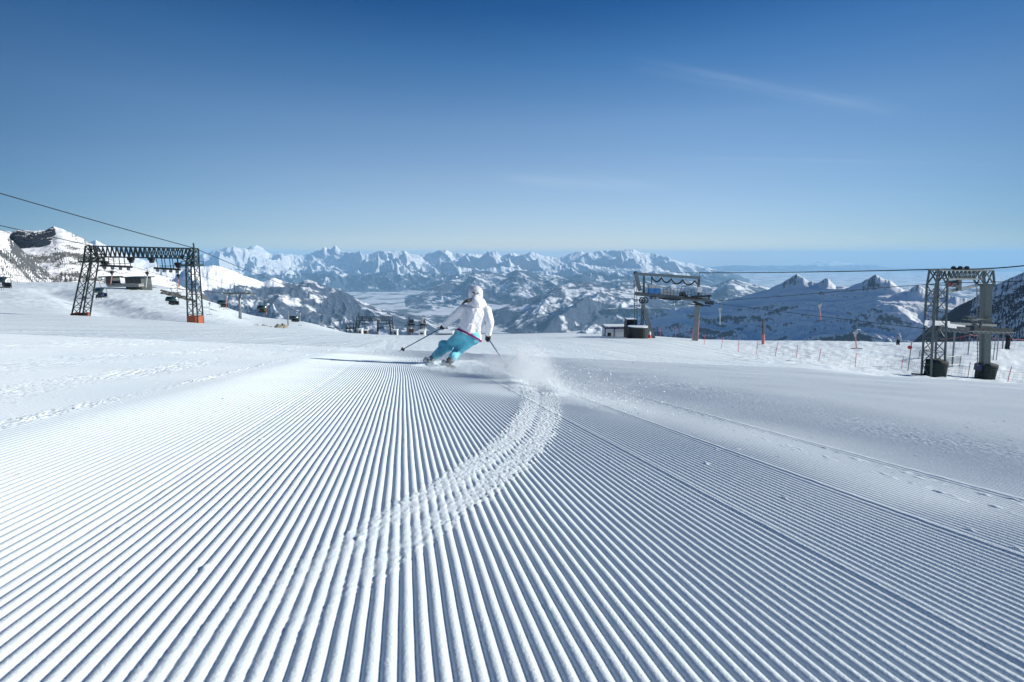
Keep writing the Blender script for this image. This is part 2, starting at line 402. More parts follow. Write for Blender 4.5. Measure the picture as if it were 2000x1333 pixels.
# ------------------------------------------------------------------ grid meshes
def grid_mesh(name, P, mat, smooth=True, uv=None):
    """P: rows x cols x 3"""
    nr, nc = P.shape[:2]
    me = bpy.data.meshes.new(name)
    me.vertices.add(nr * nc); me.vertices.foreach_set("co", P.reshape(-1).astype(np.float32))
    i = np.arange(nr - 1)[:, None] * nc + np.arange(nc - 1)[None, :]
    q = np.stack([i, i + 1, i + nc + 1, i + nc], -1).reshape(-1, 4)
    nf = len(q)
    me.loops.add(nf * 4); me.loops.foreach_set("vertex_index", q.reshape(-1).astype(np.int32))
    me.polygons.add(nf); me.polygons.foreach_set("loop_start", (np.arange(nf) * 4).astype(np.int32))
    try: me.polygons.foreach_set("loop_total", np.full(nf, 4, dtype=np.int32))
    except Exception: pass
    me.update(calc_edges=True); me.validate()
    return link_mesh(name, me, mat, None, smooth)

# ------------------------------------------------------------------ ground shape
VX, VY, TILT = 785.0, 650.0, 0.052
def _plane():
    rows = []
    for u in (600.0, 1400.0):
        a = (u - 1000) / F; b = (666.5 - (VY + TILT * (u - VX))) / F
        rows.append((a, CP + b * SP, -SP + b * CP))
    A = np.array([[rows[0][0], rows[0][1]], [rows[1][0], rows[1][1]]]); B = -np.array([rows[0][2], rows[1][2]])
    return np.linalg.solve(A, B)
SX, SY = _plane()
VL = lambda u: VY + TILT * (u - VX)
def plane_z(x, y): return -SX * x - SY * y

us = [-1400, -600, 0, 160, 250, 320, 380, 430, 470, 530, 600, 650, 700, 785, 900, 1000, 1100, 1200, 1300, 1358, 1450, 1600, 1750, 1900, 2000, 2600, 3400]
Ys = [14, 28, 43, 52, 62, 75, 95, 120, 160, 200, 250, 330, 600, 1500]
NP = None
tab = {  # photo rows of the snow surface at those distances (None: the piste plane)
 -1400: [NP, NP, 575, 570, 566, 560, 552, 545, 530, 515, 505, 500, 520, 900],
 -600: [NP, NP, 590, 586, 583, 580, 572, 565, 550, 540, 530, 528, 560, 900],
 0:    [NP, NP, 613, 611, 608, 604, 596, 586, 572, 562, 552, 556, 640, 1000],
 160:  [NP, NP, 619, 617, 615, 611, 604, 594, 577, 565, 553, 557, 660, 1050],
 250:  [NP, NP, 627, 624, 621, 617, 610, 600, 582, 567, 555, 560, 680, 1100],
 320:  [NP, NP, 631, 628, 626, 622, 616, 607, 589, 573, 556, 568, 700, 1100],
 380:  [NP, NP, 635, 632, 630, 627, 622, 615, 600, 587, 577, 590, 720, 1100],
 430:  [NP, NP, 639, 636, 633, 631, 628, 623, 611, 600, 594, 610, 740, 1100],
 470:  [NP, NP, 642, 639, 637, 636, 634, 632, 630, 618, 611, 625, 760, 1100],
 530:  [NP, NP, 647, 644, 642, 641, 640, 640, 634, 626, 622, 640, 780, 1100],
 600:  [NP, NP, 652, 649, 647, 646, 645, 645, 638, 629, 627, 650, 800, 1100],
 650:  [NP, NP, 655, 653, 651, 650, 649, 649, 648, 643, 645, 668, 820, 1150],
 700:  [NP, NP, 657, 655, 655, 654, 654, 654, 655, 657, 664, 690, 850, 1200],
 785:  [NP, NP, 663, 661, 660, 659, 657, 656, 657, 661, 672, 700, 870, 1250],
 900:  [NP, NP, 667, 664, 662, 659, 656, 655, 656, 661, 674, 705, 880, 1250],
 1000: [NP, NP, 669, 666, 662, 658, 654, 653, 653, 659, 675, 710, 890, 1250],
 1100: [NP, NP, 672, 667, 662, 657, 653, 652, 655, 662, 680, 715, 900, 1250],
 1200: [NP, NP, 675, 669, 661, 656, 654, 655, 662, 672, 690, 720, 900, 1250],
 1300: [NP, NP, 681, 673, 661, 658, 658, 664, 680, 695, 710, 740, 900, 1250],
 1358: [NP, NP, 687, 679, 667, 662, 663, 672, 690, 705, 720, 750, 900, 1250],
 1450: [NP, NP, 697, 689, 675, 665, 668, 680, 700, 715, 730, 760, 900, 1250],
 1600: [NP, 712, 713, 700, 683, 666, 669, 682, 700, 715, 730, 760, 900, 1250],
 1750: [NP, 738, 732, 714, 688, 669, 671, 682, 700, 715, 730, 760, 900, 1250],
 1900: [NP, 751, 740, 706, 676, 667, 670, 680, 700, 715, 730, 760, 900, 1250],
 2000: [NP, 757, 752, 714, 678, 667, 670, 680, 700, 715, 730, 760, 900, 1250],
 2600: [NP, NP, 770, 740, 700, 680, 685, 695, 720, 730, 740, 770, 900, 1250],
 3400: [NP, NP, 800, 770, 740, 720, 720, 730, 740, 750, 770, 790, 900, 1250]}
def q_of(u, v, ):
    a, b = (u - 1000) / F, (666.5 - v) / F
    return a / (CP + b * SP)
E_tab = np.zeros((len(us), len(Ys)))
for i, u in enumerate(us):
    for j, Y in enumerate(Ys):
        vv = tab[u][j]
        if vv is None: continue
        p = at(u, vv, Y); E_tab[i, j] = p.z - plane_z(p.x, p.y)
q_us = np.array([q_of(u, 650) for u in us]); L_ys = np.log(np.array(Ys, float))
NQ, NL = 420, 260
gq = np.linspace(q_us[0], q_us[-1], NQ); gl = np.linspace(math.log(10), L_ys[-1], NL)
tmp = np.array([np.interp(gl, L_ys, E_tab[i]) for i in range(len(us))])     # us x NL
tmp[:, gl < L_ys[0]] = 0
E_grid = np.array([np.interp(gq, q_us, tmp[:, j]) for j in range(NL)]).T    # NQ x NL
def blur(a, n, axis):
    k = np.hanning(n + 2)[1:-1]; k /= k.sum(); pad = n // 2
    ap = np.concatenate([np.repeat(np.take(a, [0], axis), pad, axis), a, np.repeat(np.take(a, [-1], axis), pad, axis)], axis)
    return np.apply_along_axis(lambda r: np.convolve(r, k, 'valid'), axis, ap)
E_grid = blur(blur(E_grid, 9, 0), 9, 1)
def e_of(x, y):
    x = np.asarray(x, float); y = np.asarray(y, float)
    Rr = np.hypot(x, y); ph = np.arctan2(x, y)
    phc = np.clip(ph, math.atan(gq[0]), math.atan(gq[-1])); yy = np.maximum(Rr * np.cos(phc), 1e-3); q = np.tan(phc)
    fi = np.clip((q - gq[0]) / (gq[1] - gq[0]), 0, NQ - 1.001); fj = np.clip((np.log(yy) - gl[0]) / (gl[1] - gl[0]), 0, NL - 1.001)
    i = fi.astype(int); j = fj.astype(int); a = fi - i; b = fj - j
    e = (E_grid[i, j] * (1-a) + E_grid[i+1, j] * a) * (1-b) + (E_grid[i, j+1] * (1-a) + E_grid[i+1, j+1] * a) * b
    back = sstep(R(75), R(110), np.abs(ph))
    return e * (1 - back)
def base_h(x, y):
    """large shape of the snow without grooves"""
    x = np.asarray(x, float); y = np.asarray(y, float)
    z = plane_z(x, y) + e_of(x, y)
    s = x * ca + y * sa; t = -x * sa + y * ca
    far = sstep(3.5, 9, np.hypot(x, y))
    z = z + far * (0.030 * perlin(s * 0.12 + 3, t * 0.30, 5) + 0.010 * perlin(s * 0.5, t * 0.9, 6))
    far2 = sstep(30, 90, np.hypot(x, y))
    z = z + far2 * (0.55 * fbm(x * 0.03, y * 0.035, 4, 21) )
    return z
def H(x, y): return float(base_h(np.array([x]), np.array([y]))[0])
def G(u, v, Y):
    """ground point straight below/above photo position (u, v) at distance Y"""
    p = at(u, v, Y); return Vector((p.x, p.y, H(p.x, p.y)))
def gpx(u, v):
    """plane coordinates of a photo pixel on the near piste"""
    a, b = (u - 1000) / F, (666.5 - v) / F
    d = (a, CP + b * SP, -SP + b * CP)
    k = -CZ / (d[2] + SX * d[0] + SY * d[1])
    return d[0] * k, d[1] * k
def st_px(u, v):
    x, y = gpx(u, v); return x * ca + y * sa, -x * sa + y * ca

# ---- near piste with real corduroy
PITCHG = 0.0290
cols_rel = np.array([0.0, 0.10, 0.28, 0.5, 0.72, 0.90])
GH = 0.0098
track_px = [(1047, 755), (1056, 785), (1050, 812), (1030, 850), (1000, 880), (960, 912), (905, 950), (850, 985), (790, 1028), (720, 1075), (640, 1128), (560, 1185), (470, 1250), (380, 1320), (330, 1365)]
TR = np.array([gpx(*p) for p in track_px])
def seg_dist(x, y, P):
    best = np.full(x.shape, 1e9); par = np.zeros(x.shape); side = np.zeros(x.shape)
    for k in range(len(P) - 1):
        a, b = P[k], P[k + 1]; d = b - a; L2 = (d ** 2).sum()
        t = np.clip(((x - a[0]) * d[0] + (y - a[1]) * d[1]) / L2, 0, 1)
        dx = x - a[0] - t * d[0]; dy = y - a[1] - t * d[1]; dd = np.hypot(dx, dy)
        m = dd < best
        sd = np.sign(dx * d[1] - dy * d[0])
        best = np.where(m, dd, best); par = np.where(m, k + t, par); side = np.where(m, sd * dd, side)
    return best, par / (len(P) - 1), side
dust_px = [(1000, 762), (1120, 775), (1250, 800), (1400, 832), (1560, 880), (1800, 960)]
DU = np.array([gpx(*p) for p in dust_px])
# the carve made just now, from the skier's skis out to the right and round
carve_px = [(830, 717), (880, 708), (930, 707), (985, 722), (1030, 742), (1050, 765)]
CV = np.array([gpx(*p) for p in carve_px])
sA = st_px(1700, 826)[0]; sC = st_px(1655, 907)[0]; sD = st_px(1500, 1031)[0]; sE = st_px(1805, 1021)[0]; sF = st_px(100, 1092)[0]
sL1 = st_px(300, 762)[0]; sL2 = st_px(200, 738)[0]; sL3 = st_px(150, 705)[0]; sL4 = st_px(200, 674)[0]; sR2 = st_px(1650, 890)[0]
def micro(s, t, x, y):
    n_w = perlin(s * 0.8, t * 1.1, 40)
    mask = np.ones_like(s)
    mask *= sstep(sL1 - 0.15, sL1 + 0.55, s)                        # groomer pass edge on the left
    mask = np.maximum(mask, 0.42) * (1 - 0.22 * sstep(0.2, -1.4, s))
    mask *= 1 - 0.55 * sstep(sA - 1.2, sA + 1.6, s)
    mask *= 1 - 0.30 * sstep(sC - 0.2, sC + 0.6, s)
    mask *= 1 - 0.18 * (0.5 + n_w) 
    dd, _, _ = seg_dist(x, y, DU)
    mask *= 1 - 0.70 * np.exp(-(dd / (0.35 + 0.09 * y)) ** 2)
    dd, _, _ = seg_dist(x, y, CV)
    mask *= 1 - 0.95 * np.exp(-(dd / 0.42) ** 2)
    # main fading ski track: two crumbled bands with a fin between
    dd, par, side = seg_dist(x, y, TR)
    fade = 1 - 0.80 * sstep(0.25, 0.95, par)
    w = 0.036 + 0.046 * (1 - par)
    off = 0.047 + 0.038 * (1 - par)
    ns = fbm(x * 34, y * 34, 3, 60); ns2 = fbm(x * 100, y * 100, 2, 64)
    wob = 0.02 * perlin(x * 14, y * 14, 61)
    bands = np.maximum(np.exp(-((side - off + wob) / w) ** 4), np.exp(-((side + off + wob) / w) ** 4)) * fade
    bands = np.where(y < 7, bands, 0)
    mask2 = mask * (1 - np.clip(bands * 1.02, 0, 1))
    saw = np.abs(np.sin(np.pi * s / PITCHG))
    hg = GH * (saw ** 0.85) * mask2 + GH * 0.62 * (1 - mask2)
    hg += bands * (0.0028 + 0.0042 * ns + 0.0065 * ns2)
    # broken groove shoulders along the track edge
    edge = np.exp(-((np.abs(side) - off - w) / 0.03) ** 2) * fade * (y < 7)
    hg += edge * 0.006 * np.clip(ns2 * 2, 0, 1)
    # crumb bands between groomer passes
    hf = fbm(x * 16, y * 16, 4, 70)
    hf2 = fbm(x * 34, y * 34, 3, 75)
    def lump(sc, w, amp, thr=0.05, f=hf):
        g = np.exp(-((s - sc) / w) ** 2) * (0.25 + 0.75 * sstep(-0.45, 0.35, perlin(t * 0.55 + sc * 3, s * 0.9, 99))); return g * amp * np.clip(f - thr, 0, 1)
    hg += lump(sL1, 0.06, 0.03, .02, hf2) - lump(sL2 - 0.05, 0.22, 0.05, 0, hf2) - lump(sL3, 0.35, 0.06, 0, hf2) - lump(sL4, 0.5, 0.06) - lump(sL3 - 2.8, 0.6, 0.06)
    hg += lump(sA, 0.45, 0.014, 0.0, hf2) + lump(sC, 0.03, 0.018, 0.08) + lump(sR2, 0.05, 0.02, 0.1)
    # shallow ridges where two passes overlap
    for sc, w, a in ((sD, 0.020, 0.0035), (sE, 0.02, 0.006), (sF, 0.03, -0.004), (sC + 0.25, 0.03, 0.006)):
        hg += a * np.exp(-((s - sc) / w) ** 2) * (1 + 0.35 * perlin(t * 14, s * 0.1, 90))
    # scattered loose crumbs
    cr = perlin(x * 21, y * 21, 95)
    hg += 0.010 * np.clip(cr - 0.70, 0, 1) * 2.5
    # the trench of the fresh carve
    hg += -0.02 * np.exp(-(seg_dist(x, y, CV)[0] / 0.10) ** 2) + 0.013 * np.exp(-((seg_dist(x, y, CV)[0] - 0.22) / 0.10) ** 2) * (1 + 0.6 * ns)
    return hg

T_END = 15.0
def piste_band(t0, t1, dt, s0, s1):
    k0, k1 = int(math.floor(s0 / PITCHG)), int(math.ceil(s1 / PITCHG))
    S = ((np.arange(k0, k1)[:, None] + cols_rel[None, :]) * PITCHG).reshape(-1)
    T = np.linspace(t0, t1, int(round((t1 - t0) / dt)) + 1)
    s, t = np.meshgrid(S, T)
    wig = 0.0022 * perlin(t * 1.7, s * 0.9, 31) + 0.0008 * perlin(t * 9, s * 4, 33)
    swell = 0.10 * sstep(4.5, 8, t) * perlin(t * 0.22, s * 0.10 + 5, 35)
    sp_ = s + wig + swell
    x = sp_ * ca - t * sa; y = sp_ * sa + t * ca
    z = base_h(x, y) + micro(s, t, x, y) - GH * 0.62
    # settle into the surrounding sheet at the outer edge
    ed = np.minimum(sstep(T_END - 0.3, T_END, t), 1)
    z = z - ed * 0.01
    return grid_mesh('piste', np.stack([x, y, z], -1), M['snow'])
bands_ = [(0.25, 2.0, 0.008, -2.4, 4.2), (2.0, 5.0, 0.0125, -4.6, 9.6), (5.0, 9.0, 0.05, -7.4, 16.5), (9.0, T_END, 0.12, -11.5, 19.5)]
parts = [piste_band(*b_) for b_ in bands_]
bm = bmesh.new()
for p_ in parts: bm.from_mesh(p_.data)
mj = bpy.data.meshes.new('piste'); bm.to_mesh(mj); bm.free()
for p_ in parts:
    old = p_.data; bpy.data.objects.remove(p_); bpy.data.meshes.remove(old)
piste = link_mesh('piste', mj, M['snow']); tag(piste, kind='structure')
def in_detail(s, t):
    d = np.full(s.shape, -1e9)
    for t0, t1, dt, s0, s1 in bands_:
        m = np.minimum(np.minimum(t - t0, t1 - t), np.minimum(s - s0, s1 - s))
        d = np.maximum(d, m)
    for k in range(3):      # seams between bands are inside
        tb = bands_[k][1]; s0 = bands_[k][3]; s1 = bands_[k][4]
        m = np.minimum(0.5 - np.abs(t - tb), np.minimum(s - s0, s1 - s)); d = np.maximum(d, m)
    return d
# ---- the whole snow ground, one sheet reaching past every crest
fov = np.radians(np.concatenate([np.linspace(-179.9, -62, 60), np.linspace(-61.5, 61.5, 1250), np.linspace(62, 179.9, 60)]))
rad = np.concatenate([np.linspace(0.02, 0.5, 6), np.exp(np.linspace(math.log(0.55), math.log(420), 470)), np.exp(np.linspace(math.log(430), math.log(1600), 40))])
ph, rr = np.meshgrid(fov, rad)
gx, gy = rr * np.sin(ph), rr * np.cos(ph)
gz = base_h(gx, gy)
ss_, tt_ = gx * ca + gy * sa, -gx * sa + gy * ca
ins = in_detail(ss_, tt_)
gz -= 0.06 * sstep(0.02, 0.25, ins)
gz += np.where(ins < 0, 1, 0) * (-0.001)
# crumbly bank beside the piste on the right, old tracks on the left hill
yy_ = np.maximum(gy, 0.01); uu_ = 1000 + 933 * gx / yy_
bump_r = sstep(1380, 1500, uu_) * sstep(20, 26, yy_) * (1 - sstep(70, 90, yy_)) * (gy > 0)
gz += bump_r * (0.16 * fbm(gx * 0.9, gy * 0.9, 4, 120) + 0.22 * np.clip(fbm(gx * 0.35, gy * 0.35, 3, 125), 0, 1))
hill_l = (1 - sstep(430, 520, uu_)) * sstep(70, 110, yy_) * (1 - sstep(300, 350, yy_)) * (gy > 0)
gz += hill_l * (0.45 * ridged(gx * 0.10, gy * 0.16, 5, 130) + 0.25 * ridged(gx * 0.35, gy * 0.45, 4, 133) * sstep(0.0, 0.25, fbm(gx * .02, gy * .02, 2, 137)))
def G0(u, v, Y): p = at(u, v, Y); return (p.x, p.y)
for road, w_, dp in (([G0(90, 562, 185), G0(150, 580, 140), G0(215, 605, 95), G0(262, 618, 72)], 5.0, 1.5), ([G0(185, 575, 150), G0(260, 600, 105), G0(340, 622, 75), G0(400, 630, 62)], 4.0, 1.0)):
    dd_, _, sd_ = seg_dist(gx, gy, np.array(road)); gz -= dp * np.exp(-(dd_ / w_) ** 2) * (gy > 0)
ground = grid_mesh('ground', np.stack([gx, gy, gz], -1), M['slope']); tag(ground, kind='structure')

# ------------------------------------------------------------------ mountains
def lut(pts, x):
    xs, ys = zip(*pts); return np.interp(x, xs, ys)
def mountain(name, mat, sil, depth, base_z, front, back=None, amp=0.28, L=2600.0, seed=1, dx=1.3, nt=80, jag=1.2, jagL=9.0, gexp=1.25, lean=0.0, crestnoise=0.1, aniso=2.2, oct=6, smooth=45, cwa=0.80, ef=28.0):
    """a range with its crest where the skyline points stand at the given distance, spurs running down to its foot"""
    u = np.arange(sil[0][0], sil[-1][0] + dx, dx)
    v = lut(sil, u) + jag * (fbm(u / jagL, u * 0 + seed * 7.7, 4, seed * 3 + 1, 0.6))*1.6
    nb = max(3, int(smooth / dx)); kb = np.hanning(nb + 2)[1:-1]; kb /= kb.sum()
    vs = np.convolve(np.pad(lut(sil, u), (nb // 2, nb - 1 - nb // 2), mode='edge'), kb, 'valid')
    D = lut(depth, u) if isinstance(depth, list) else np.full(u.shape, float(depth))
    a = (u - 1000) / F; b = (666.5 - v) / F
    q = a / (CP + b * SP); zc = CZ + D * (-SP + b * CP) / (CP + b * SP)
    fr = lut(front, u) if isinstance(front, list) else np.full(u.shape, float(front))
    bk = back or float(np.mean(fr)) * 0.6
    t = np.concatenate([np.linspace(0, 1, nt), 1 + np.linspace(0, 1, 16)[1:]])
    tt, qq = np.meshgrid(t, q); tt = tt.T; qq = qq.T
    bs = (666.5 - vs) / F; zs = CZ + D * (-SP + bs * CP) / (CP + bs * SP)
    cw = np.where(tt <= 1, sstep(cwa, 1.0, tt) ** 1.5, 1 - sstep(1.0, 1.25, tt))
    ZC = zs[None, :] + (zc - zs)[None, :] * cw; DD = D[None, :]; FF = fr[None, :]
    Y = np.where(tt <= 1, DD - (1 - tt) * FF, DD + (tt - 1) * bk)
    X = qq * Y
    hr = np.maximum(ZC - base_z, 1.0); HM = np.maximum(zs - base_z, 1.0)[None, :]
    rel = np.where(tt <= 1, np.clip(tt, 0, 1) ** gexp, 1 - sstep(0, 1, tt - 1) * 1.0)
    wx = X / L + 0.35 * perlin(X / L * 0.8, Y / L * 0.8, seed + 50) + lean * Y / L
    wy = Y / (L * aniso)
    rd = ridged(wx, wy, oct, seed, 0.52)
    f2 = fbm(X / (L * 0.35), Y / (L * 0.35), 5, seed + 9, 0.55)
    env = np.where(tt <= 1, np.sin(np.pi * np.clip(tt, 0, 1) ** 0.8) * 0.85 + crestnoise * tt, crestnoise * (2 - tt))
    z = base_z + hr * rel + HM * amp * env * ((rd - 0.45) * 1.7 + 0.35 * f2)
    if ef: z = base_z - 20 + (z - base_z + 20) * (sstep(0, ef, u - u[0]) * sstep(0, ef, u[-1] - u))[None, :]
    z = np.maximum(z, base_z - 40)
    o = grid_mesh(name, np.stack([X, Y, z], -1), mat, True)
    return tag(o, kind='structure')

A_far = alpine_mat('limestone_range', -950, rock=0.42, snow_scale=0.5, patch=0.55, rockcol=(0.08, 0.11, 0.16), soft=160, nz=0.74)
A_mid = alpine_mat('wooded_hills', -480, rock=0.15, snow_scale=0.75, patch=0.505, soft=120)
A_low = alpine_mat('wooded_lower_hills', -520, rock=0.1, snow_scale=0.9, patch=0.515, soft=90)
A_ridge = alpine_mat('snowy_side_ridge', -760, rock=0.9, snow_scale=6.0, patch=0.55, rockcol=(0.035, 0.045, 0.05), soft=30, nz=0.61, skew=(-0.5, 0.45))
A_spur = alpine_mat('snowy_spur', -9000, rock=0.95, snow_scale=16.0, patch=0.55, rockcol=(0.03, 0.035, 0.04), soft=26, nz=0.60, skew=(-0.4, 0.4))
A_spur2 = alpine_mat('rock_spur_stone', -9000, rock=0.95, snow_scale=17.0, patch=0.5, rockcol=(0.05, 0.06, 0.065), soft=20, nz=0.62, skew=(0.5, 0.5))
A_cliff = alpine_mat('shaded_cliff', -9000, rock=1.0, snow_scale=30.0, patch=0.55, rockcol=(0.012, 0.018, 0.028), soft=26, nz=0.98, skew=(0.3, 0.3))  # the cliff's shade is put into its near-black rock colour
A_crag = alpine_mat('crag_and_snow', -9000, rock=0.95, snow_scale=28.0, patch=0.5, rockcol=(0.075, 0.08, 0.075), soft=20, nz=0.84, skew=(0.22, 0.22))
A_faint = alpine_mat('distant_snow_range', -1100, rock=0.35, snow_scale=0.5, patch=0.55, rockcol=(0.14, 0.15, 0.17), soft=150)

VZ = -1690.0
# valley floor to the horizon
xs = np.linspace(-110000, 110000, 60); ysv = np.concatenate([np.linspace(-3000, 40000, 60), np.linspace(42000, 79500, 14)])
vx, vy = np.meshgrid(xs, ysv)
tag(grid_mesh('valley_floor', np.stack([vx, vy, np.full(vx.shape, VZ)], -1), valley_mat()), kind='structure')

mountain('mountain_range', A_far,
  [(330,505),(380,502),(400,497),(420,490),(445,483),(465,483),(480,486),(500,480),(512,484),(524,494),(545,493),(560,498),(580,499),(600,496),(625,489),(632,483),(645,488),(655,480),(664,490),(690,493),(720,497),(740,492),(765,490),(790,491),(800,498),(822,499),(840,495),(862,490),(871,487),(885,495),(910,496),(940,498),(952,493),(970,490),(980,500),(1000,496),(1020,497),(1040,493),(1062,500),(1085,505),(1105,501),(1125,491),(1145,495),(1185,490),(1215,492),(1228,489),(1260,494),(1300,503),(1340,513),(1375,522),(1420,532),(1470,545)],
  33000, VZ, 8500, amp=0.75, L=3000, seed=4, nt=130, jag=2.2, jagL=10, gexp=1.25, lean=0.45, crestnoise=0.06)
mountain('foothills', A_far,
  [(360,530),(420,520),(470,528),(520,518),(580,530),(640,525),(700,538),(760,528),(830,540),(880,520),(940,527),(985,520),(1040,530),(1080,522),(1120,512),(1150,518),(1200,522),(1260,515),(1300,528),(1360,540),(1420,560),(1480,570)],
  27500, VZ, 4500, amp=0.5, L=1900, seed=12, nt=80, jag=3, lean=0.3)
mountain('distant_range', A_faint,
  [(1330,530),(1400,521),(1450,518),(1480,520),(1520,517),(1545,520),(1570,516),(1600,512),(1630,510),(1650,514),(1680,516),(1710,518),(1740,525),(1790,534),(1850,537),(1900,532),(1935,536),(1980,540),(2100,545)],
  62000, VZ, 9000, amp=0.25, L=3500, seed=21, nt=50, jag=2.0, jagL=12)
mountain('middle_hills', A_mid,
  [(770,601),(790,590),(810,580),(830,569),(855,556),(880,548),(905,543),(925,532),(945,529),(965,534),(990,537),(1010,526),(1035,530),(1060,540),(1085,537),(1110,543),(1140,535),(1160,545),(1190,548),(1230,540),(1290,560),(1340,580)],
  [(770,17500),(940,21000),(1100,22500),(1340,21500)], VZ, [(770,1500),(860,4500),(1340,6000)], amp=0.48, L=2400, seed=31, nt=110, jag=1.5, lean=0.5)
mountain('eastern_hills', A_mid,
  [(1180,560),(1220,552),(1260,548),(1300,556),(1340,548),(1390,560),(1430,545),(1470,556),(1500,562),(1540,574),(1600,560),(1700,570),(1800,560),(1900,565),(2000,560),(2100,560)],
  15500, -1300, 3500, amp=0.4, L=1700, seed=37, nt=70, jag=1.5, lean=-0.4)
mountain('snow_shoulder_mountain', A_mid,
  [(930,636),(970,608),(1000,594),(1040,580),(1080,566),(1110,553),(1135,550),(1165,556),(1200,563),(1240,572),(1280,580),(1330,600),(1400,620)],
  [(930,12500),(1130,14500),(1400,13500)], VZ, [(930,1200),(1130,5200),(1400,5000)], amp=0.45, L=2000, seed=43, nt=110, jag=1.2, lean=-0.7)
mountain('left_wooded_mountain', A_low,
  [(240,520),(300,524),(350,521),(395,522),(430,520),(450,526),(470,534),(490,541),(515,549),(535,541),(555,548),(580,555),(602,547),(620,552),(650,562),(680,574),(710,590),(740,603),(775,612),(820,621),(850,634),(880,652),(900,668)],
  [(240,8500),(450,9500),(600,10500),(900,10500)], -1500, [(240,3500),(600,3600),(850,1800),(900,900)], amp=0.42, L=1500, seed=53, nt=130, jag=1.2, lean=0.6)
mountain('side_ridge', A_ridge,
  [(1225,648),(1255,630),(1275,616),(1300,606),(1340,600),(1375,596),(1400,590),(1430,584),(1460,577),(1480,571),(1500,566),(1520,556),(1540,545),(1557,536),(1570,543),(1580,551),(1598,553),(1605,547),(1614,542),(1625,551),(1634,559),(1655,561),(1670,556),(1685,549),(1700,542),(1711,536),(1722,543),(1740,549),(1755,562),(1772,571),(1782,563),(1795,557),(1808,566),(1830,574),(1870,580),(1930,590),(2010,600)],
  [(1225,5400),(1560,4300),(1720,3700),(1870,3300),(2010,3100)], -1100, [(1225,900),(1560,1500),(2010,1200)], back=900, amp=0.15, L=420, smooth=200, cwa=0.91, seed=61, nt=150, jag=2.2, jagL=14, gexp=0.95, lean=0.55, crestnoise=0.05, aniso=3.5, dx=1.0)
mountain('near_spur', A_spur,
  [(1720,720),(1770,680),(1810,645),(1840,620),(1870,598),(1900,583),(1935,561),(1965,547),(2000,532),(2060,510),(2140,480),(2250,460)],
  [(1720,1500),(1900,1150),(2250,800)], -330, [(1720,300),(2250,420)], back=300, amp=0.13, L=170, seed=67, nt=110, jag=1.2, gexp=0.9, lean=0.6, crestnoise=0.05, dx=1.0)
mountain('left_crag', A_crag,
  [(-420,430),(-260,445),(-120,436),(-40,446),(0,450),(22,453),(34,449),(60,451),(88,450),(97,446),(105,443),(122,448),(140,456),(160,466),(180,477),(200,490),(225,505),(255,517),(290,528),(330,545),(380,575),(420,600)],
  [(-420,620),(100,760),(420,640)], -62, [(-420,330),(100,390),(420,250)], back=200, amp=0.20, L=170, seed=71, nt=150, jag=1.0, jagL=12, smooth=60, gexp=0.9, lean=-0.9, crestnoise=0.03, dx=1.0)
mountain('shaded_cliff', A_cliff, [(8,492),(20,458),(34,450.5),(48,453),(60,452),(75,454),(88,451),(98,447),(106,444.5),(109,452),(111,470)],
  [(8,650),(60,690),(111,735)], 4.0, [(8,20),(60,70),(111,60)], back=30, amp=0.35, L=34, seed=75, nt=50, jag=1.0, gexp=0.7, crestnoise=0.02, dx=0.8, smooth=9, cwa=.5, ef=0)
mountain('rock_spur', A_spur2, [(-260,425),(-100,436),(-20,446),(0,455),(15,461),(40,484),(70,512),(100,538),(125,556),(140,566)],
  [(-260,380),(0,450),(140,520)], -44, [(-260,210),(140,120)], back=90, amp=0.24, L=60, seed=79, nt=90, jag=1.5, jagL=8, gexp=0.8, lean=-0.6, dx=0.8, smooth=20, ef=0)
mountain('pyramid_peak', A_far, [(120,500),(150,485),(172,475),(187,468),(195,472),(210,480),(240,495),(280,508),(330,515)],
  14000, -800, 3000, amp=0.22, L=1200, seed=81, nt=50, jag=1.0)

# ------------------------------------------------------------------ the air between
mh = MB(); mh.box(-135000, -3500, VZ - 60, 135000, 80000, 620)
hm, nt, b = newmat('air_haze'); nt.nodes.remove(b)
pv = nd(nt, "ShaderNodeVolumePrincipled"); pv.inputs['Color'].default_value = (0.38, 0.70, 1.0, 1); pv.inputs['Density'].default_value = HAZE
pv.inputs['Anisotropy'].default_value = 0.0
nt.links.new(pv.outputs[0], nt.nodes['Material Output'].inputs['Volume'])
hz = mh.build('haze', hm); tag(hz, kind='stuff')

# ================================================================== things
ORIG = {}
_build = MB.build
def build_rel(s, name, mat, parent=None, smooth=False, bevel=0):
    """vertices given in world metres, stored relative to the thing's base"""
    if parent is not None:
        o = parent
        while o.parent is not None: o = o.parent
        ox = o.location
        if ORIG.get(o.name): s.v = [(a - ox[0], b_ - ox[1], c - ox[2]) for a, b_, c in s.v]
    return _build(s, name, mat, parent, smooth, bevel)
MB.build = build_rel
def wthing(name, label, cat, loc, group=None):
    o = thing(name, label, cat, loc, 0, group); ORIG[o.name] = True; return o

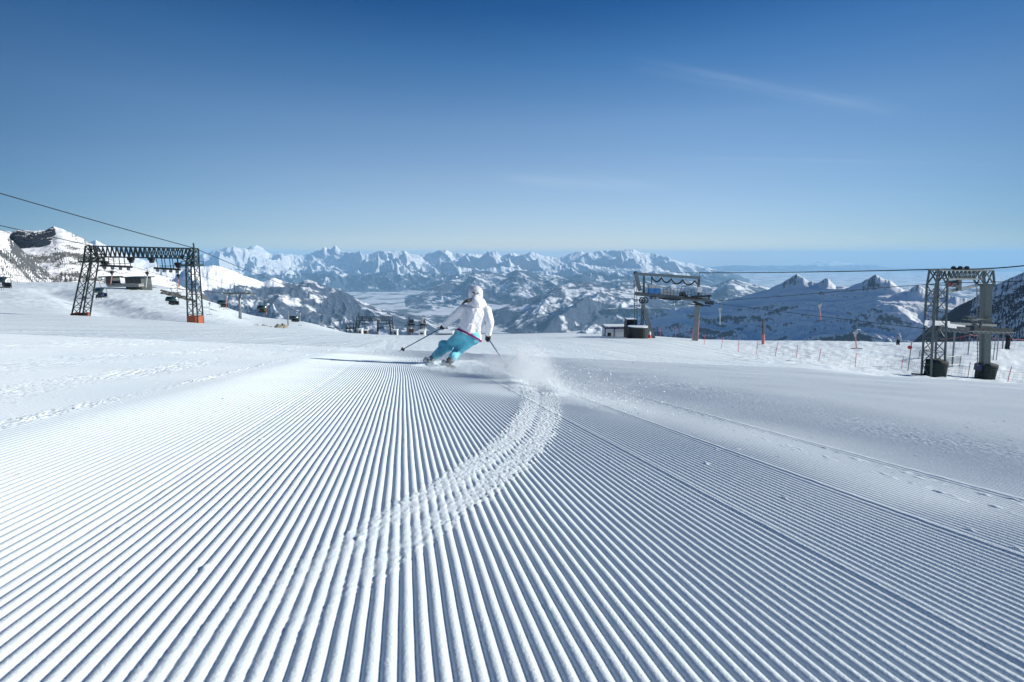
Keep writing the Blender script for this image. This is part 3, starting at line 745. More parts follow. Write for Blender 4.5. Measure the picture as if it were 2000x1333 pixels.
def blob(name, caps, mat, parent=None, voxel=0.02, smooth=2, ell=(), cut=None):
    """one smooth closed surface around tapered capsules and ellipsoids"""
    bm = bmesh.new()
    for p1, r1, p2, r2 in caps:
        p1, p2 = Vector(p1), Vector(p2)
        for p, r in ((p1, r1), (p2, r2)):
            bmesh.ops.create_icosphere(bm, subdivisions=2, radius=r, matrix=Matrix.Translation(p))
        d = p2 - p1; L = d.length
        if L > 1e-4:
            mt = Matrix.Translation((p1 + p2) / 2) @ d.to_track_quat('Z', 'Y').to_matrix().to_4x4()
            bmesh.ops.create_cone(bm, cap_ends=True, segments=14, radius1=r1, radius2=r2, depth=L, matrix=mt)
    for c, ax, ay, az in ell:
        rot = Matrix((ax, ay, az)).transposed().to_4x4()
        bmesh.ops.create_icosphere(bm, subdivisions=3, radius=1.0, matrix=Matrix.Translation(c) @ rot)
    me = bpy.data.meshes.new(name); bm.to_mesh(me); bm.free()
    tmp_o = bpy.data.objects.new("tmp", me); COL.objects.link(tmp_o)
    m = tmp_o.modifiers.new("r", 'REMESH'); m.mode = 'VOXEL'; m.voxel_size = voxel
    if smooth:
        m2 = tmp_o.modifiers.new("s", 'SMOOTH'); m2.iterations = smooth; m2.factor = 0.5
    dg = bpy.context.evaluated_depsgraph_get(); dg.update()
    me2 = bpy.data.meshes.new_from_object(tmp_o.evaluated_get(dg)); me2.name = name
    bpy.data.objects.remove(tmp_o); bpy.data.meshes.remove(me)
    if cut:
        bc = bmesh.new(); bc.from_mesh(me2)
        r_ = bmesh.ops.bisect_plane(bc, geom=bc.verts[:] + bc.edges[:] + bc.faces[:], plane_co=cut[0], plane_no=cut[1], clear_outer=True)
        ed_ = [e_ for e_ in r_['geom_cut'] if isinstance(e_, bmesh.types.BMEdge)]
        if ed_: bmesh.ops.triangle_fill(bc, edges=ed_, use_beauty=True)
        bc.to_mesh(me2); bc.free()
    if parent is not None:
        r = parent
        while r.parent is not None: r = r.parent
        if ORIG.get(r.name): me2.transform(Matrix.Translation(-r.location))
    me2.materials.clear()
    return link_mesh(name, me2, mat, parent, True)

def sag(a, b, s, n=24):
    a, b = Vector(a), Vector(b)
    return [a.lerp(b, i / n) - Vector((0, 0, 4 * s * (i / n) * (1 - i / n))) for i in range(n + 1)]
def cable(pts, r, label, group=None, s=0.0, name='lift_cable'):
    path = []
    for a, b_ in zip(pts[:-1], pts[1:]):
        path += sag(a, b_, s)[:-1]
    path.append(Vector(pts[-1]))
    o = MB().tube(path, r, 5).build(name, M['cable'])
    return tag(o, label, 'cable', group)

# ------------------------------------------------------------------ portal of the left lift
def battery(parent, a, b_, n, r, axis, mat_arm, arm=0.16, label=None, name='roller_battery', wmat=None, th=0.09):
    """a row of rope rollers on a beam from a to b_"""
    a, b_ = Vector(a), Vector(b_)
    k = MB().bar(a, b_, arm, arm * 1.3).build(name, mat_arm, parent)
    for i in range(n):
        p = a.lerp(b_, (i + 0.5) / n) - Vector((0, 0, r * 1.0 + arm * 0.4))
        w = MB(); w.disc(p, axis, r, th, 14, r * 0.62); w.disc(p, axis, r * 0.3, th * 1.3, 8)
        for t in range(3):
            an = t * math.pi / 3; d = Vector((math.cos(an), 0, math.sin(an))) * r * 0.65
            w.bar(p - d, p + d, 0.03)
        w.build('roller', wmat or M['steel_grey'], k)
    return k

Y0 = 50.0
mg = M['steel_green']
gl_, gr_ = G(157, 617, Y0), G(382, 630, Y0)
port = wthing('lift_portal', 'wide dark green lattice lift portal with orange padded feet on the left slope', 'lift portal', ((gl_ + gr_) / 2))
AXD = Vector((0, 1, 0))
def leg(base, top, wb, wt, n, parent, mat, chord=0.12, web=0.06):
    mb = MB(); lattice(mb, quad(base, wb / 2, 0.45), quad(top, wt / 2, 0.40), n, chord, web)
    return mb.build('leg', mat, parent)
plL, plR = at(178, 510, Y0), at(376, 517, Y0)
leg(gl_ + Vector((0, 0, -0.1)), plL, 1.15, 0.85, 6, port, mg, 0.10, 0.05)
leg(gr_ + Vector((0, 0, -0.1)), plR, 1.05, 0.85, 6, port, mg, 0.10, 0.05)
# upper legs into the girder
tL, tR = at(177, 481, Y0), at(379, 486, Y0)
mb = MB(); lattice(mb, quad(plL, 0.42, 0.4), quad(tL, 0.22, 0.35), 3, 0.11, 0.06); mb.build('leg_head', mg, port)
mb = MB(); lattice(mb, quad(plR, 0.42, 0.4), quad(tR, 0.22, 0.35), 3, 0.11, 0.06)
mb.bar(tR, tR + Vector((0, 0, 0.55)), 0.1); mb.build('leg_head', mg, port)
for pp, sg in ((plL, 1), (plR, 1)):
    mb = MB(); mb.box(pp.x - 0.68, pp.y - 0.75, pp.z - 0.18, pp.x + 0.68, pp.y + 0.75, pp.z + 0.02)
    for sy in (-0.72, 0.72):
        mb.bar((pp.x - 0.66, pp.y + sy, pp.z + 0.30), (pp.x + 0.66, pp.y + sy, pp.z + 0.30), 0.05)
        for sx in (-0.66, 0, 0.66): mb.bar((pp.x + sx, pp.y + sy, pp.z), (pp.x + sx, pp.y + sy, pp.z + 0.3), 0.05)
    mb.build('service_platform', mg, port)
# girder: trapezoid truss
mb = MB()
a0, a1 = tL, tR; b0, b1 = at(196, 502, Y0), at(362, 505, Y0)
dy = Vector((0, 0.55, 0))
for s_ in (-1, 1):
    o_ = dy * s_
    mb.bar(a0 + o_, a1 + o_, 0.13); mb.bar(b0 + o_, b1 + o_, 0.12)
    N_ = 22
    for i in range(N_):
        p = a0.lerp(a1, (i + 0.5) / N_) + o_
        tt_0 = np.clip(((i) / N_ - 0.08) / 0.84, 0, 1); tt_1 = np.clip(((i + 1) / N_ - 0.08) / 0.84, 0, 1)
        mb.bar(b0.lerp(b1, tt_0) + o_, p, 0.065); mb.bar(p, b0.lerp(b1, tt_1) + o_, 0.065)
    for q_ in (0.0, 0.4, 0.8):
        mb.bar(plL.lerp(tL, q_) + o_ * 0.7, b0.lerp(tL, q_ * 0.6) + o_, 0.09)
        mb.bar(plR.lerp(tR, q_) + o_ * 0.7, b1.lerp(tR, q_ * 0.6) + o_, 0.09)
for i in range(12):
    p = a0.lerp(a1, i / 11); mb.bar(p - dy, p + dy, 0.06)
    p = b0.lerp(b1, i / 11); mb.bar(p - dy, p + dy, 0.06)
mb.build('girder', mg, port)
for (u0, u1, v, ux) in ((196, 258, 520, 207), (301, 352, 525, 347)):
    p0, p1 = at(u0, v - 1, Y0), at(u1, v + 2, Y0)
    k = battery(port, p0, p1, 4, 0.16, (0, 1, 0), M['steel_dark'])
    mb = MB()
    for uu in np.linspace(u0 + 12, u1 - 8, 3):
        p = at(uu, v, Y0); q = at(uu, 503, Y0)
        mb.bar(p + Vector((-0.05, -0.3, 0)), Vector((p.x - 0.05, q.y - 0.3, q.z)), 0.05); mb.bar(p + Vector((0.05, 0.3, 0)), Vector((p.x + 0.05, q.y + 0.3, q.z)), 0.05)
    mb.bar(at(u0 + 8, v - 5, Y0), at(u1 - 4, v - 5, Y0), 0.05)
    mb.build('hanger_frame', M['steel_dark'], port)
for uu, vv in ((205, 515), (256, 508), (296, 508), (348, 518)):
    mb = MB(); p = at(uu, vv, Y0)
    for dx_, dz_ in ((-0.14, 0.1), (0.12, 0.08), (0.0, -0.16)): mb.disc(p + Vector((dx_, 0, dz_)), (0, 1, 0), 0.17, 0.3, 12, 0.06)
    mb.bar(p, Vector((p.x, p.y, at(uu, 503, Y0).z)), 0.09); mb.build('guide_wheels', M['steel_dark'], port)
# orange pads
for g_, h_, w_, lab in ((gl_, 0.28, 0.66, 'low orange ring around the left foot'), (gr_, 0.72, 0.60, 'tall orange mat wrapped around the right foot')):
    mb = MB(); n = 16; vs = []; 
    for zz in (-0.2, h_):
        for k_ in range(n):
            an = 2 * math.pi * k_ / n; ex = 0.55
            cx = math.copysign(abs(math.cos(an)) ** ex, math.cos(an)); cy = math.copysign(abs(math.sin(an)) ** ex, math.sin(an))
            wob = 1 + 0.04 * math.sin(5 * an) + (0.06 if zz > 0 else 0)
            vs.append(g_ + Vector((cx * w_ * wob, cy * 0.55 * wob, zz + 0.05 * math.sin(3 * an))))
    fs = [(k_, (k_ + 1) % n, n + (k_ + 1) % n, n + k_) for k_ in range(n)] + [tuple(range(n, 2 * n))]
    mb.add(vs, fs); o = mb.build('foot_padding', M['orange'], port); o['label'] = lab

# ------------------------------------------------------------------ right portal
YR = 40.0
rp_l, rp_r = G(1822, 735, 38.5), G(1926, 722, 42.0)
rport = wthing('lift_portal', 'grey steel lift portal on the right with one lattice leg and one box column', 'lift portal', (rp_l + rp_r) / 2)
mgy = M['steel_mid']
topL = at(1830, 557, 39.0)
mb = MB(); lattice(mb, quad(rp_l, 0.56, 0.45), quad(topL, 0.46, 0.42), 7, 0.11, 0.05)
mb.tube([rp_l + Vector((-0.1, 0.1, 0)), topL + Vector((-0.05, 0.1, -0.5))], 0.07, 6)
mb.build('lattice_leg', mgy, rport)
colB, colT = rp_r, at(1926, 557, 41.0)
mb = MB(); mb.bar(colB, colT, 0.54, 0.5, 0.60, 0.5); mb.bar(colT + Vector((0, 0, -0.1)), colT + Vector((0, 0, 0.1)), 0.9, 0.8)
mb.build('box_column', M['steel_mid'], rport)
mb = MB()   # ladder
for sx in (-0.55, -0.85): mb.bar(colB + Vector((sx, -0.1, 1.0)), colT + Vector((sx, -0.1, -0.2)), 0.05)
for i in range(22):
    p = colB.lerp(colT, 0.16 + i * 0.037); mb.bar(p + Vector((-0.55, -0.1, 0)), p + Vector((-0.85, -0.1, 0)), 0.035)
mb.build('ladder', M['steel_grey'], rport)
tA, tB = at(1824, 528, 39.0), at(1930, 528, 41.0); bA, bB = at(1842, 545, 39.0), at(1910, 545, 41.0)
mb = MB()
for s_ in (-0.42, 0.42):
    o_ = Vector((0, s_, 0)); mb.bar(tA + o_, tB + o_, 0.11); mb.bar(bA + o_, bB + o_, 0.11)
    N_ = 13
    for i in range(N_):
        p = tA.lerp(tB, (i + 0.5) / N_) + o_; c0 = np.clip((i / N_ - 0.14) / 0.72, 0, 1); c1 = np.clip(((i + 1) / N_ - 0.14) / 0.72, 0, 1)
        mb.bar(bA.lerp(bB, c0) + o_, p, 0.06); mb.bar(p, bA.lerp(bB, c1) + o_, 0.06)
    mb.bar(topL + Vector((-0.44, s_, 0)), tA + o_, 0.11); mb.bar(topL + Vector((0.44, s_, 0)), bA + o_, 0.1); mb.bar(topL + Vector((0.44, s_, 0)), tA + o_, 0.08)
    mb.bar(topL + Vector((-0.44, s_, 0)), tA.lerp(tB, 0.14) + o_, 0.08); mb.bar(topL + Vector((0.44, s_, 0.02)), tA.lerp(tB, 0.2) + o_, 0.08)
    mb.bar(colT + Vector((0.3, s_, 0)), tB + o_, 0.11); mb.bar(colT + Vector((-0.4, s_, 0)), bB + o_, 0.1); mb.bar(colT + Vector((-0.4, s_, 0)), tB + o_, 0.08)
    mb.bar(colT + Vector((0.3, s_, 0)), tA.lerp(tB, 0.84) + o_, 0.08)
for i in range(9):
    p = tA.lerp(tB, i / 8); mb.bar(p - Vector((0, .42, 0)), p + Vector((0, .42, 0)), 0.06)
mb.build('girder', mgy, rport)
battery(rport, at(1846, 551, 39.5), at(1876, 550, 39.8), 3, 0.17, (0, 1, 0), M['steel_dark'])
p = at(1862, 557, 39.6); MB().disc(p, (0, 1, 0), 0.2, 0.2, 16, 0.07).disc(p + Vector((.3, 0, .1)), (0, 1, 0), 0.17, 0.2, 16, 0.1).build('guide_wheel', M['steel_grey'], rport); MB().disc(p + Vector((-0.4, 0, 0)), (0, 1, 0), 0.16, 0.2, 16, 0.1).build('guide_wheel', M['red'], rport)
mb = MB(); mb.bar(at(1844, 572, 39.5), at(1908, 558, 40.5), 0.14, 0.2); mb.bar(at(1872, 568, 39.8), at(1873, 545, 39.8), 0.26, 0.26); mb.build('rope_guide', M['steel_grey'], rport)
mb = MB()
for uu in (1862, 1875, 1888):
    p = at(uu, 524, 40.0); mb.disc(p, (0, 1, 0), 0.16, 0.12, 12, 0.05); mb.bar(p, p + Vector((0.12, 0, -0.25)), 0.07)
mb.bar(at(1858, 525, 40), at(1893, 523, 40), 0.08); mb.build('saddle', M['steel_dark'], rport)
# low roller deck with white cover
battery(rport, at(1832, 637, 38.9), at(1893, 642, 39.6), 6, 0.19, (0, 1, 0), M['steel_dark'], arm=0.14)
battery(rport, at(1901, 642, 40.0), at(1978, 644, 40.6), 8, 0.19, (0, 1, 0), M['steel_dark'], arm=0.14)
mb = MB(); mb.bar(at(1806, 631, 38.2), at(1854, 633, 39.0), 0.05, 0.42); mb.build('cover_panel', M['white'], rport)
mb = MB(); mb.bar(at(1852, 636, 39.0), at(1884, 640, 39.5), 0.05, 0.34); mb.build('cover_panel', M['white'], rport)
mb = MB(); mb.bar(at(1852, 632, 39.2), at(1945, 636, 41.4), 0.16, 0.2); mb.bar(at(1880, 624, 40.2), at(1938, 625, 41.4), 0.14, 0.14); mb.bar(at(1903, 627, 40.8), at(1937, 624, 40.9), 0.3, 0.12)
mb.bar(at(1888, 621, 40.2), at(1905, 621, 40.2), 0.3, 0.25); mb.bar(at(1893, 622, 40.2), at(1912, 641, 40.2), 0.1); mb.bar(at(1918, 625, 40.2), at(1912, 645, 40.2), 0.12); mb.build('cantilever_arm', M['steel_mid'], rport)
def wrap(g_, hx, hy, h_, parent, mat, flare=0.15, name='leg_padding'):
    n = 28; rows = 7; vs = []; fs = []
    for j in range(rows):
        f = j / (rows - 1)
        for k_ in range(n):
            an = 2 * math.pi * k_ / n; ex = 0.4
            cx = math.copysign(abs(math.cos(an)) ** ex, math.cos(an)); cy = math.copysign(abs(math.sin(an)) ** ex, math.sin(an))
            w_ = 1 + flare * (f - 0.3) + 0.05 * math.sin(an * 7 + j * 1.3) * (0.4 + 0.6 * math.sin(f * 9))
            vs.append(Vector(g_) + Vector((cx * hx * w_, cy * hy * w_, -0.3 + f * (h_ + 0.3) + 0.06 * math.sin(an * 2) * f)))
    for j in range(rows - 1):
        for k_ in range(n): fs.append((j*n+k_, j*n+(k_+1) % n, (j+1)*n+(k_+1) % n, (j+1)*n+k_))
    fs.append(tuple((rows-1)*n+k_ for k_ in range(n)))
    mb = MB(); mb.add(vs, fs); return mb.build(name, mat, parent, smooth=True)
wrap(rp_l + Vector((0.15, 0, 0)), 0.60, 0.55, 1.45, rport, M['green_pad'], 0.02)
wrap(rp_r, 0.60, 0.5, 1.45, rport, M['green_pad'], 0.16)
mb = MB(); mb.box(rp_r.x - 0.95, rp_r.y - 0.3, rp_r.z + 0.85, rp_r.x - 0.62, rp_r.y + 0.2, rp_r.z + 1.45); mb.build('control_box', M['navy'], rport, bevel=0.02)

# ------------------------------------------------------------------ drive station
YD = 65.0
ds = wthing('drive_station', 'big grey lift drive station on stilts with hanging hoses and blue motor boxes', 'lift station', G(1305, 660, YD))
D = lambda u, v, dY=0: at(u, v, YD + dY)
sg_ = M['steel_mid']
mb = MB(); mb.bar(D(1241, 535), D(1367, 543), 0.32, 0.36); mb.build('top_beam', M['steel_grey'], ds)
mb = MB(); mb.bar(D(1241, 535), D(1250, 568), 0.45, 0.35); mb.build('strut', M['steel_grey'], ds)
for u0, v0, u1, v1 in ((1258, 538, 1257, 572), (1365, 543, 1364, 580), (1273, 540, 1272, 556)):
    MB().bar(D(u0, v0), D(u1, v1), 0.24 if u0 != 1273 else 0.12).build('post', sg_, ds)
mb = MB(); pw = D(1241, 534)
mb.disc(pw, (0, 1, 0), 0.26, 0.14, 16, 0.12); mb.bar(pw + Vector((-.2, 0, 0)), pw + Vector((.2, 0, 0)), 0.05); mb.bar(pw + Vector((0, 0, -.2)), pw + Vector((0, 0, .2)), 0.05); mb.build('head_pulley', M['steel_dark'], ds)
def hose(us_, vs_, deps, parent):
    path = []
    for a_, b2, dp in zip(range(len(us_) - 1), range(1, len(us_)), deps):
        p, q = D(us_[a_], vs_[a_], -0.35), D(us_[b2], vs_[b2], -0.35)
        path += sag(p, q, dp, 10)[:-1]
    path.append(D(us_[-1], vs_[-1], -0.35))
    MB().tube(path, 0.10, 6).build('hanging_hose', M['rubber'], parent, smooth=True)
hose([1273.5, 1292, 1311, 1333, 1357, 1363], [542, 543, 545, 547, 549, 556], [0.55, 0.55, 0.62, 0.60, 0.0], ds)
mb = MB(); mb.bar(D(1243, 574), D(1382, 586), 1.8, 0.42); mb.build('deck', sg_, ds)
mb = MB()
for uu in np.linspace(1296, 1377, 13):
    f = (uu - 1243) / 139; vb = 574 + 12 * f - 2.5
    for dy_ in (-0.85, 0.85): mb.bar(D(uu, vb, dy_), D(uu, vb - 15, dy_), 0.045)
for k_ in (5, 10, 15):
    for dy_ in (-0.85, 0.85): mb.bar(D(1296, 576 - k_, dy_), D(1377, 583.5 - k_, dy_), 0.045)
mb.build('railing', M['steel_mid'], ds)
for u0 in (1266.5, 1277.5):
    p = D(u0 + 5, 568, -0.5); b1 = MB().box(p.x - 0.34, p.y - 0.5, p.z - 0.34, p.x + 0.34, p.y + 0.5, p.z + 0.34).build('motor_box', M['blue'], ds, bevel=0.02)
    MB().box(p.x - 0.36, p.y - 0.52, p.z + 0.345, p.x + 0.36, p.y + 0.52, p.z + 0.72).build('grey_hood', M['whitegrey'], b1, bevel=0.02)
p = D(1302, 570.5, -0.3); MB().box(p.x - 0.95, p.y - 0.5, p.z - 0.42, p.x + 0.85, p.y + 0.5, p.z + 0.32).build('gearbox', M['whitegrey'], ds, bevel=0.05)
p = D(1333, 575, -0.3); mb = MB(); mb.disc(p, (1, 0, 0), 0.3, 0.7, 12); mb.box(p.x - .1, p.y - .4, p.z - .5, p.x + .6, p.y + .3, p.z - 0.1); mb.build('brake', M['steel_dark'], ds)
p = D(1366, 566, -1.0); MB().box(p.x - 0.28, p.y - 0.2, p.z - 0.34, p.x + 0.28, p.y + 0.2, p.z + 0.34).build('white_cabinet', M['white'], ds, bevel=0.02)
mb = MB(); pw = D(1257, 587, -0.5)
for dx_ in (-0.2, 0.22):
    c = pw + Vector((dx_, 0, 0)); mb.disc(c, (0, 1, 0), 0.42, 0.2, 20, 0.30)
    for k_ in range(3):
        an = k_ * math.pi / 3; d = Vector((math.cos(an), 0, math.sin(an))) * 0.35; mb.bar(c - d, c + d, 0.06)
mb.build('flywheel', M['steel_dark'], ds)
for uu in (1272, 1279):
    mb = MB(); mb.disc(D(uu, 582, -0.9), (0, 1, 0), 0.2, 0.12, 14, 0.1); mb.bar(D(uu, 582, -0.9), D(uu, 578, -0.9), 0.08); mb.build('roller', M['steel_dark'], ds)
mb = MB(); mb.disc(D(1308, 584, 0), (0.06, 0, 1), 1.5, 0.14, 28, 1.15)
for k_ in range(4):
    an = k_ * math.pi / 4; d = Vector((math.cos(an), math.sin(an), 0)) * 1.3; c = D(1308, 584, 0); mb.bar(c - d, c + d, 0.1, 0.08)
mb.build('bull_wheel', M['rubber'], ds)
mb = MB(); q0, q1 = D(1314, 587), D(1336, 597)
for uu in (1315, 1320, 1334): mb.bar(D(uu, 586, -.4), D(uu, 597, -.4), 0.05)
mb.bar(D(1313, 597, -.4), D(1336, 596, -.4), 0.07); mb.bar(D(1315, 591, -.4), D(1334, 590, -.4), 0.05); mb.build('service_cradle', sg_, ds)
# legs
gA, gB, gC = G(1278, 658, YD), G(1253, 655, YD), G(1357, 665, YD)
MB().bar(gA + Vector((0, 0, -0.3)), D(1255, 592), 0.42, 0.42, 0.34, 0.34).build('leg', M['steel_grey'], ds)
mb = MB(); mb.bar(gB + Vector((-0.12, 0, -0.3)), D(1254, 590, 0.2), 0.14); mb.bar(gB + Vector((0.14, 0, -0.3)), D(1257, 590, 0.2), 0.14); mb.bar(D(1254, 610), gB.lerp(gA, 0.5) + Vector((0, 0, 1.0)), 0.1); mb.build('leg', sg_, ds)
mb = MB(); mb.bar(gC + Vector((0, 0, -0.3)), D(1362, 597), 0.52, 0.5, 0.55, 0.5); mb.build('leg', M['steel_grey'], ds)
mb = MB(); mb.tube([gC + Vector((0.36, -0.1, 0)), D(1366, 600)], 0.07, 6); mb.build('red_conduit', M['salmon'], ds)
mb = MB()
for uu in (1238.5, 1243.5): mb.bar(G(uu, 650, YD - 0.2) + Vector((0, -0.5, 0)), D(uu, 548, -0.7), 0.07)
for i in range(26): v_ = 549 + i * 4; mb.bar(D(1238.5, v_, -0.7), D(1243.5, v_, -0.7), 0.045)
mb.build('ladder', sg_, ds)
battery(ds, D(1337, 582, -1), D(1372, 584, -1), 7, 0.17, (0, 1, 0), M['steel_dark'], arm=0.1)
battery(ds, D(1377, 588, -0.5), D(1394, 590, -0.5), 3, 0.2, (0, 1, 0), M['steel_dark'], arm=0.12, wmat=M['rubber'])
mb = MB(); mb.bar(D(1344, 594, -.6), D(1388, 598, -.6), 0.18, 0.14); mb.bar(D(1355, 590, -.6), D(1372, 597, -.6), 0.6, 0.3); mb.bar(D(1384, 577, -.6), D(1386, 592, -.6), 0.16); mb.bar(D(1350, 580, -.6), D(1388, 578, -.6), 0.5, 0.22); mb.build('rope_guide', M['steel_dark'], ds)
# tank and counterweight
gt = G(1245, 656, YD - 2)
mb = MB(); mb.tube([gt + Vector((0, 0, -0.3)), gt + Vector((0, 0, 1.55))], 1.38, 26)
for i in range(9): mb.disc(gt + Vector((0, 0, 0.05 + i * 0.18)), (0, 0, 1), 1.41, 0.05, 26, 1.3)
tank = mb.build('tank', M['steel_dark'], None); tag(tank, 'round dark ribbed steel tank with snow on its lid under the drive station', 'tank')
mb = MB(); mb.disc(gt + Vector((0, 0, 1.60)), (0, 0, 1), 1.3, 0.09, 26); mb.build('snow_cap', M['snow'], tank)
gk = G(1234, 652, YD + 2)
mb = MB(); mb.box(gk.x - 0.95, gk.y - 0.8, gk.z - 0.3, gk.x + 0.45, gk.y + 0.8, gk.z + 2.55)
for i in range(7): mb.box(gk.x - 0.98 + i * 0.2, gk.y - 0.84, gk.z - 0.2, gk.x - 0.90 + i * 0.2, gk.y - 0.8, gk.z + 2.5)
cw = mb.build('counterweight', M['steel_dark']); tag(cw, 'tall dark counterweight block standing behind the ribbed tank', 'counterweight')
mb = MB(); mb.box(gk.x - 0.9, gk.y - 0.75, gk.z + 2.56, gk.x + 0.4, gk.y + 0.75, gk.z + 2.64); mb.build('snow_cap', M['snow'], cw)
# red and white padded bollard next to the leg
gb = G(1268, 656, YD - 1)
bo = wthing('safety_bollard', 'small red and white padded bollard beside the slanting leg of the drive station', 'bollard', gb)
blob('red_base', [(gb + Vector((0, 0, .1)), .28, gb + Vector((0, 0, .35)), .26)], M['red'], bo, 0.04)
blob('white_top', [(gb + Vector((0, 0, .55)), .22, gb + Vector((0, 0, .8)), .2)], M['white'], bo, 0.04)
# white container hut
gh = G(1200, 655, 70)
hut = wthing('container_hut', 'white flat-roofed container hut with navy frame and snow on top', 'hut', gh)
hx, hz = 1.62, 1.45
MB().box(gh.x - hx, gh.y - 1.2, gh.z - 0.4, gh.x + hx, gh.y + 1.2, gh.z + hz).build('wall', M['white'], hut)
mb = MB()
for xx in (-hx, -0.3, hx): mb.box(gh.x + xx - 0.06, gh.y - 1.24, gh.z - 0.3, gh.x + xx + 0.06, gh.y - 1.203, gh.z + hz)
mb.box(gh.x - hx - .06, gh.y - 1.26, gh.z + hz - .1, gh.x + hx + .06, gh.y + 1.24, gh.z + hz + 0.06); mb.build('frame', M['navy'], hut)
MB().box(gh.x - 1.25, gh.y - 1.225, gh.z + .1, gh.x - .75, gh.y - 1.203, gh.z + .75).build('window', M['glass'], hut)
MB().box(gh.x - hx, gh.y - 1.2, gh.z + hz + 0.063, gh.x + hx, gh.y + 1.2, gh.z + hz + 0.25).build('roof_snow', M['snow'], hut, bevel=0.06)

# ------------------------------------------------------------------ cables on the right
cable([D(1366, 533), at(1846, 526, 40), at(2000, 519.5, 34), at(2400, 505, 27)], 0.045, 'thick black cable running over the top of the right portal', s=0.1)
MB().bar(D(1366, 533), D(1366, 543), 0.06).build('cable_mast', sg_, ds)
cable([D(1300, 532), D(1366, 533)], 0.02, 'thin black cable ending above the drive station')
cable([D(1392, 589), at(1752, 560, 43), at(1847, 552, 39.6), at(2000, 549, 34), at(2400, 540, 28)], 0.028, 'upper haul rope between drive station and right portal', s=0.05)
cable([D(1392, 592), at(1812, 643, 38.8), at(1985, 650, 40.6), at(2400, 640, 34)], 0.028, 'lower haul rope dropping towards the foot of the right portal', s=0.05)
# left cables
cable([at(-260, 300, 30), at(0, 378, 36), at(379, 485, 50), at(515, 541, 90), at(702, 618, 158)], 0.04, 'long black cable slanting down from the upper left edge over the portal', s=0.05)
cable([at(-200, 416, 36), at(0, 441, 40), at(177, 480, 50)], 0.035, 'black cable reaching the left head of the lattice portal')
cable([at(-200, 430, 37), at(0, 449, 41), at(207, 519, 50)], 0.02, 'thin haul rope reaching the left rollers of the lattice portal')
cable([at(258, 521, 50), at(420, 560, 80), at(697, 628, 158)], 0.02, 'thin haul rope leaving the left rollers of the lattice portal', s=0.2)
cable([at(352, 525, 50), at(470, 560, 80), at(760, 628, 158)], 0.02, 'thin haul rope leaving the right rollers of the lattice portal', s=0.2)

# ------------------------------------------------------------------ T-bar hangers
def t_bar(u, v0, v1, Y, label, rod='salmon', box=0.5, grp='T-bars hanging from the haul ropes', cross=0.55, link=0.2, wh=True):
    top, bot = at(u, v0, Y), at(u, v1, Y)
    t = wthing('t_bar', label, 'T-bar', top, grp)
    L_ = (top - bot).length; zb = top.z - L_ * link
    mb = MB(); mb.tube([top, top + Vector((0.12, 0, -L_ * link * 0.5)), Vector((top.x, Y, zb))], 0.035, 5); mb.build('grip_arm', M['steel_mid'], t)
    mb = MB(); mb.disc((top.x, Y, zb - 0.12), (0, 1, 0), 0.19 * box / 0.5, 0.2, 14); mb.bar((top.x, Y, zb - 0.2), (top.x, Y, zb - 0.5), 0.13)
    mb.build('reel_box', M['whitegrey'] if wh else M['steel_dark'], t)
    mb = MB(); mb.tube([(top.x, Y, zb - 0.4), (bot.x - 0.05, Y, bot.z)], 0.045, 5); mb.build('rod', M[rod], t)
    mb = MB(); mb.tube([(bot.x - cross - .05, Y, bot.z - 0.03), (bot.x - .05, Y, bot.z + .03), (bot.x + cross - .05, Y, bot.z - 0.03)], 0.04, 5); mb.build('cross_bar', M['rubber'], t)
    return t
t_bar(1407, 594, 636, 62, 'T-bar hanging just right of the drive station', 'whitegrey')
t_bar(1604, 574, 627, 52, 'T-bar with red rod hanging mid-way from the upper rope', 'salmon', link=0.38)
t_bar(1674, 626, 681, 44, 'T-bar hanging from the lower rope near the snow mound', 'salmon', link=0.38)
t_bar(217, 524, 556, 62, 'T-bar with orange rod seen through the left half of the lattice portal', 'salmon', wh=False)
t_bar(286, 524, 563, 66, 'pale T-bar hanging above the flat-roofed station building', 'whitegrey', wh=False)
t_bar(347, 528, 572, 62, 'T-bar with orange rod beside the right leg of the lattice portal', 'salmon', wh=False)
t_bar(409, 586, 615, 85, 'pale T-bar over the snow edge right of the lattice portal', 'whitegrey')
t_bar(442, 572, 604, 95, 'T-bar with orange rod between empty chair and chairlift pylon', 'salmon')
t_bar(521, 588, 616, 115, 'T-bar with orange rod right beside the chair carrying riders', 'salmon')
t_bar(586, 606, 636, 130, 'T-bar hanging by the third chair down the line', 'whitegrey')
t_bar(648, 622, 640, 140, 'T-bar with red rod above the last snow knoll', 'salmon')

# ------------------------------------------------------------------ chairlift
YC = 170.0
gp = G(470, 633, YC)
py_ = wthing('chairlift_pylon', 'tall grey tubular chairlift pylon with crossarm and roller batteries', 'pylon', gp)
tp = at(468, 570, YC)
MB().tube([gp + Vector((0, 0, -0.5)), tp], 0.52, 16, 0.36).build('mast', M['steel_grey'], py_, smooth=True)
MB().disc(at(469.5, 605, YC), (0, 0, 1), 0.62, 0.18, 16).build('flange', M['steel_mid'], py_)
mb = MB(); mb.bar(at(447, 573, YC), at(490, 573, YC), 0.4, 0.45); mb.bar(at(457, 559, YC), at(460, 572, YC), 0.22); mb.bar(at(482, 559, YC), at(478, 572, YC), 0.22); mb.bar(at(455, 559, YC), at(485, 559, YC), 0.2); mb.bar(at(458, 553, YC), at(458, 560, YC), 0.12)
mb.build('crossarm', M['steel_mid'], py_)
for uu in (449, 487):
    c = at(uu, 574, YC); dr = Vector((0.35, 1, -0.15)).normalized()
    battery(py_, c - dr * 2.4, c + dr * 2.4, 6, 0.25, (1, -0.35, 0), M['steel_dark'], arm=0.2, th=0.12)
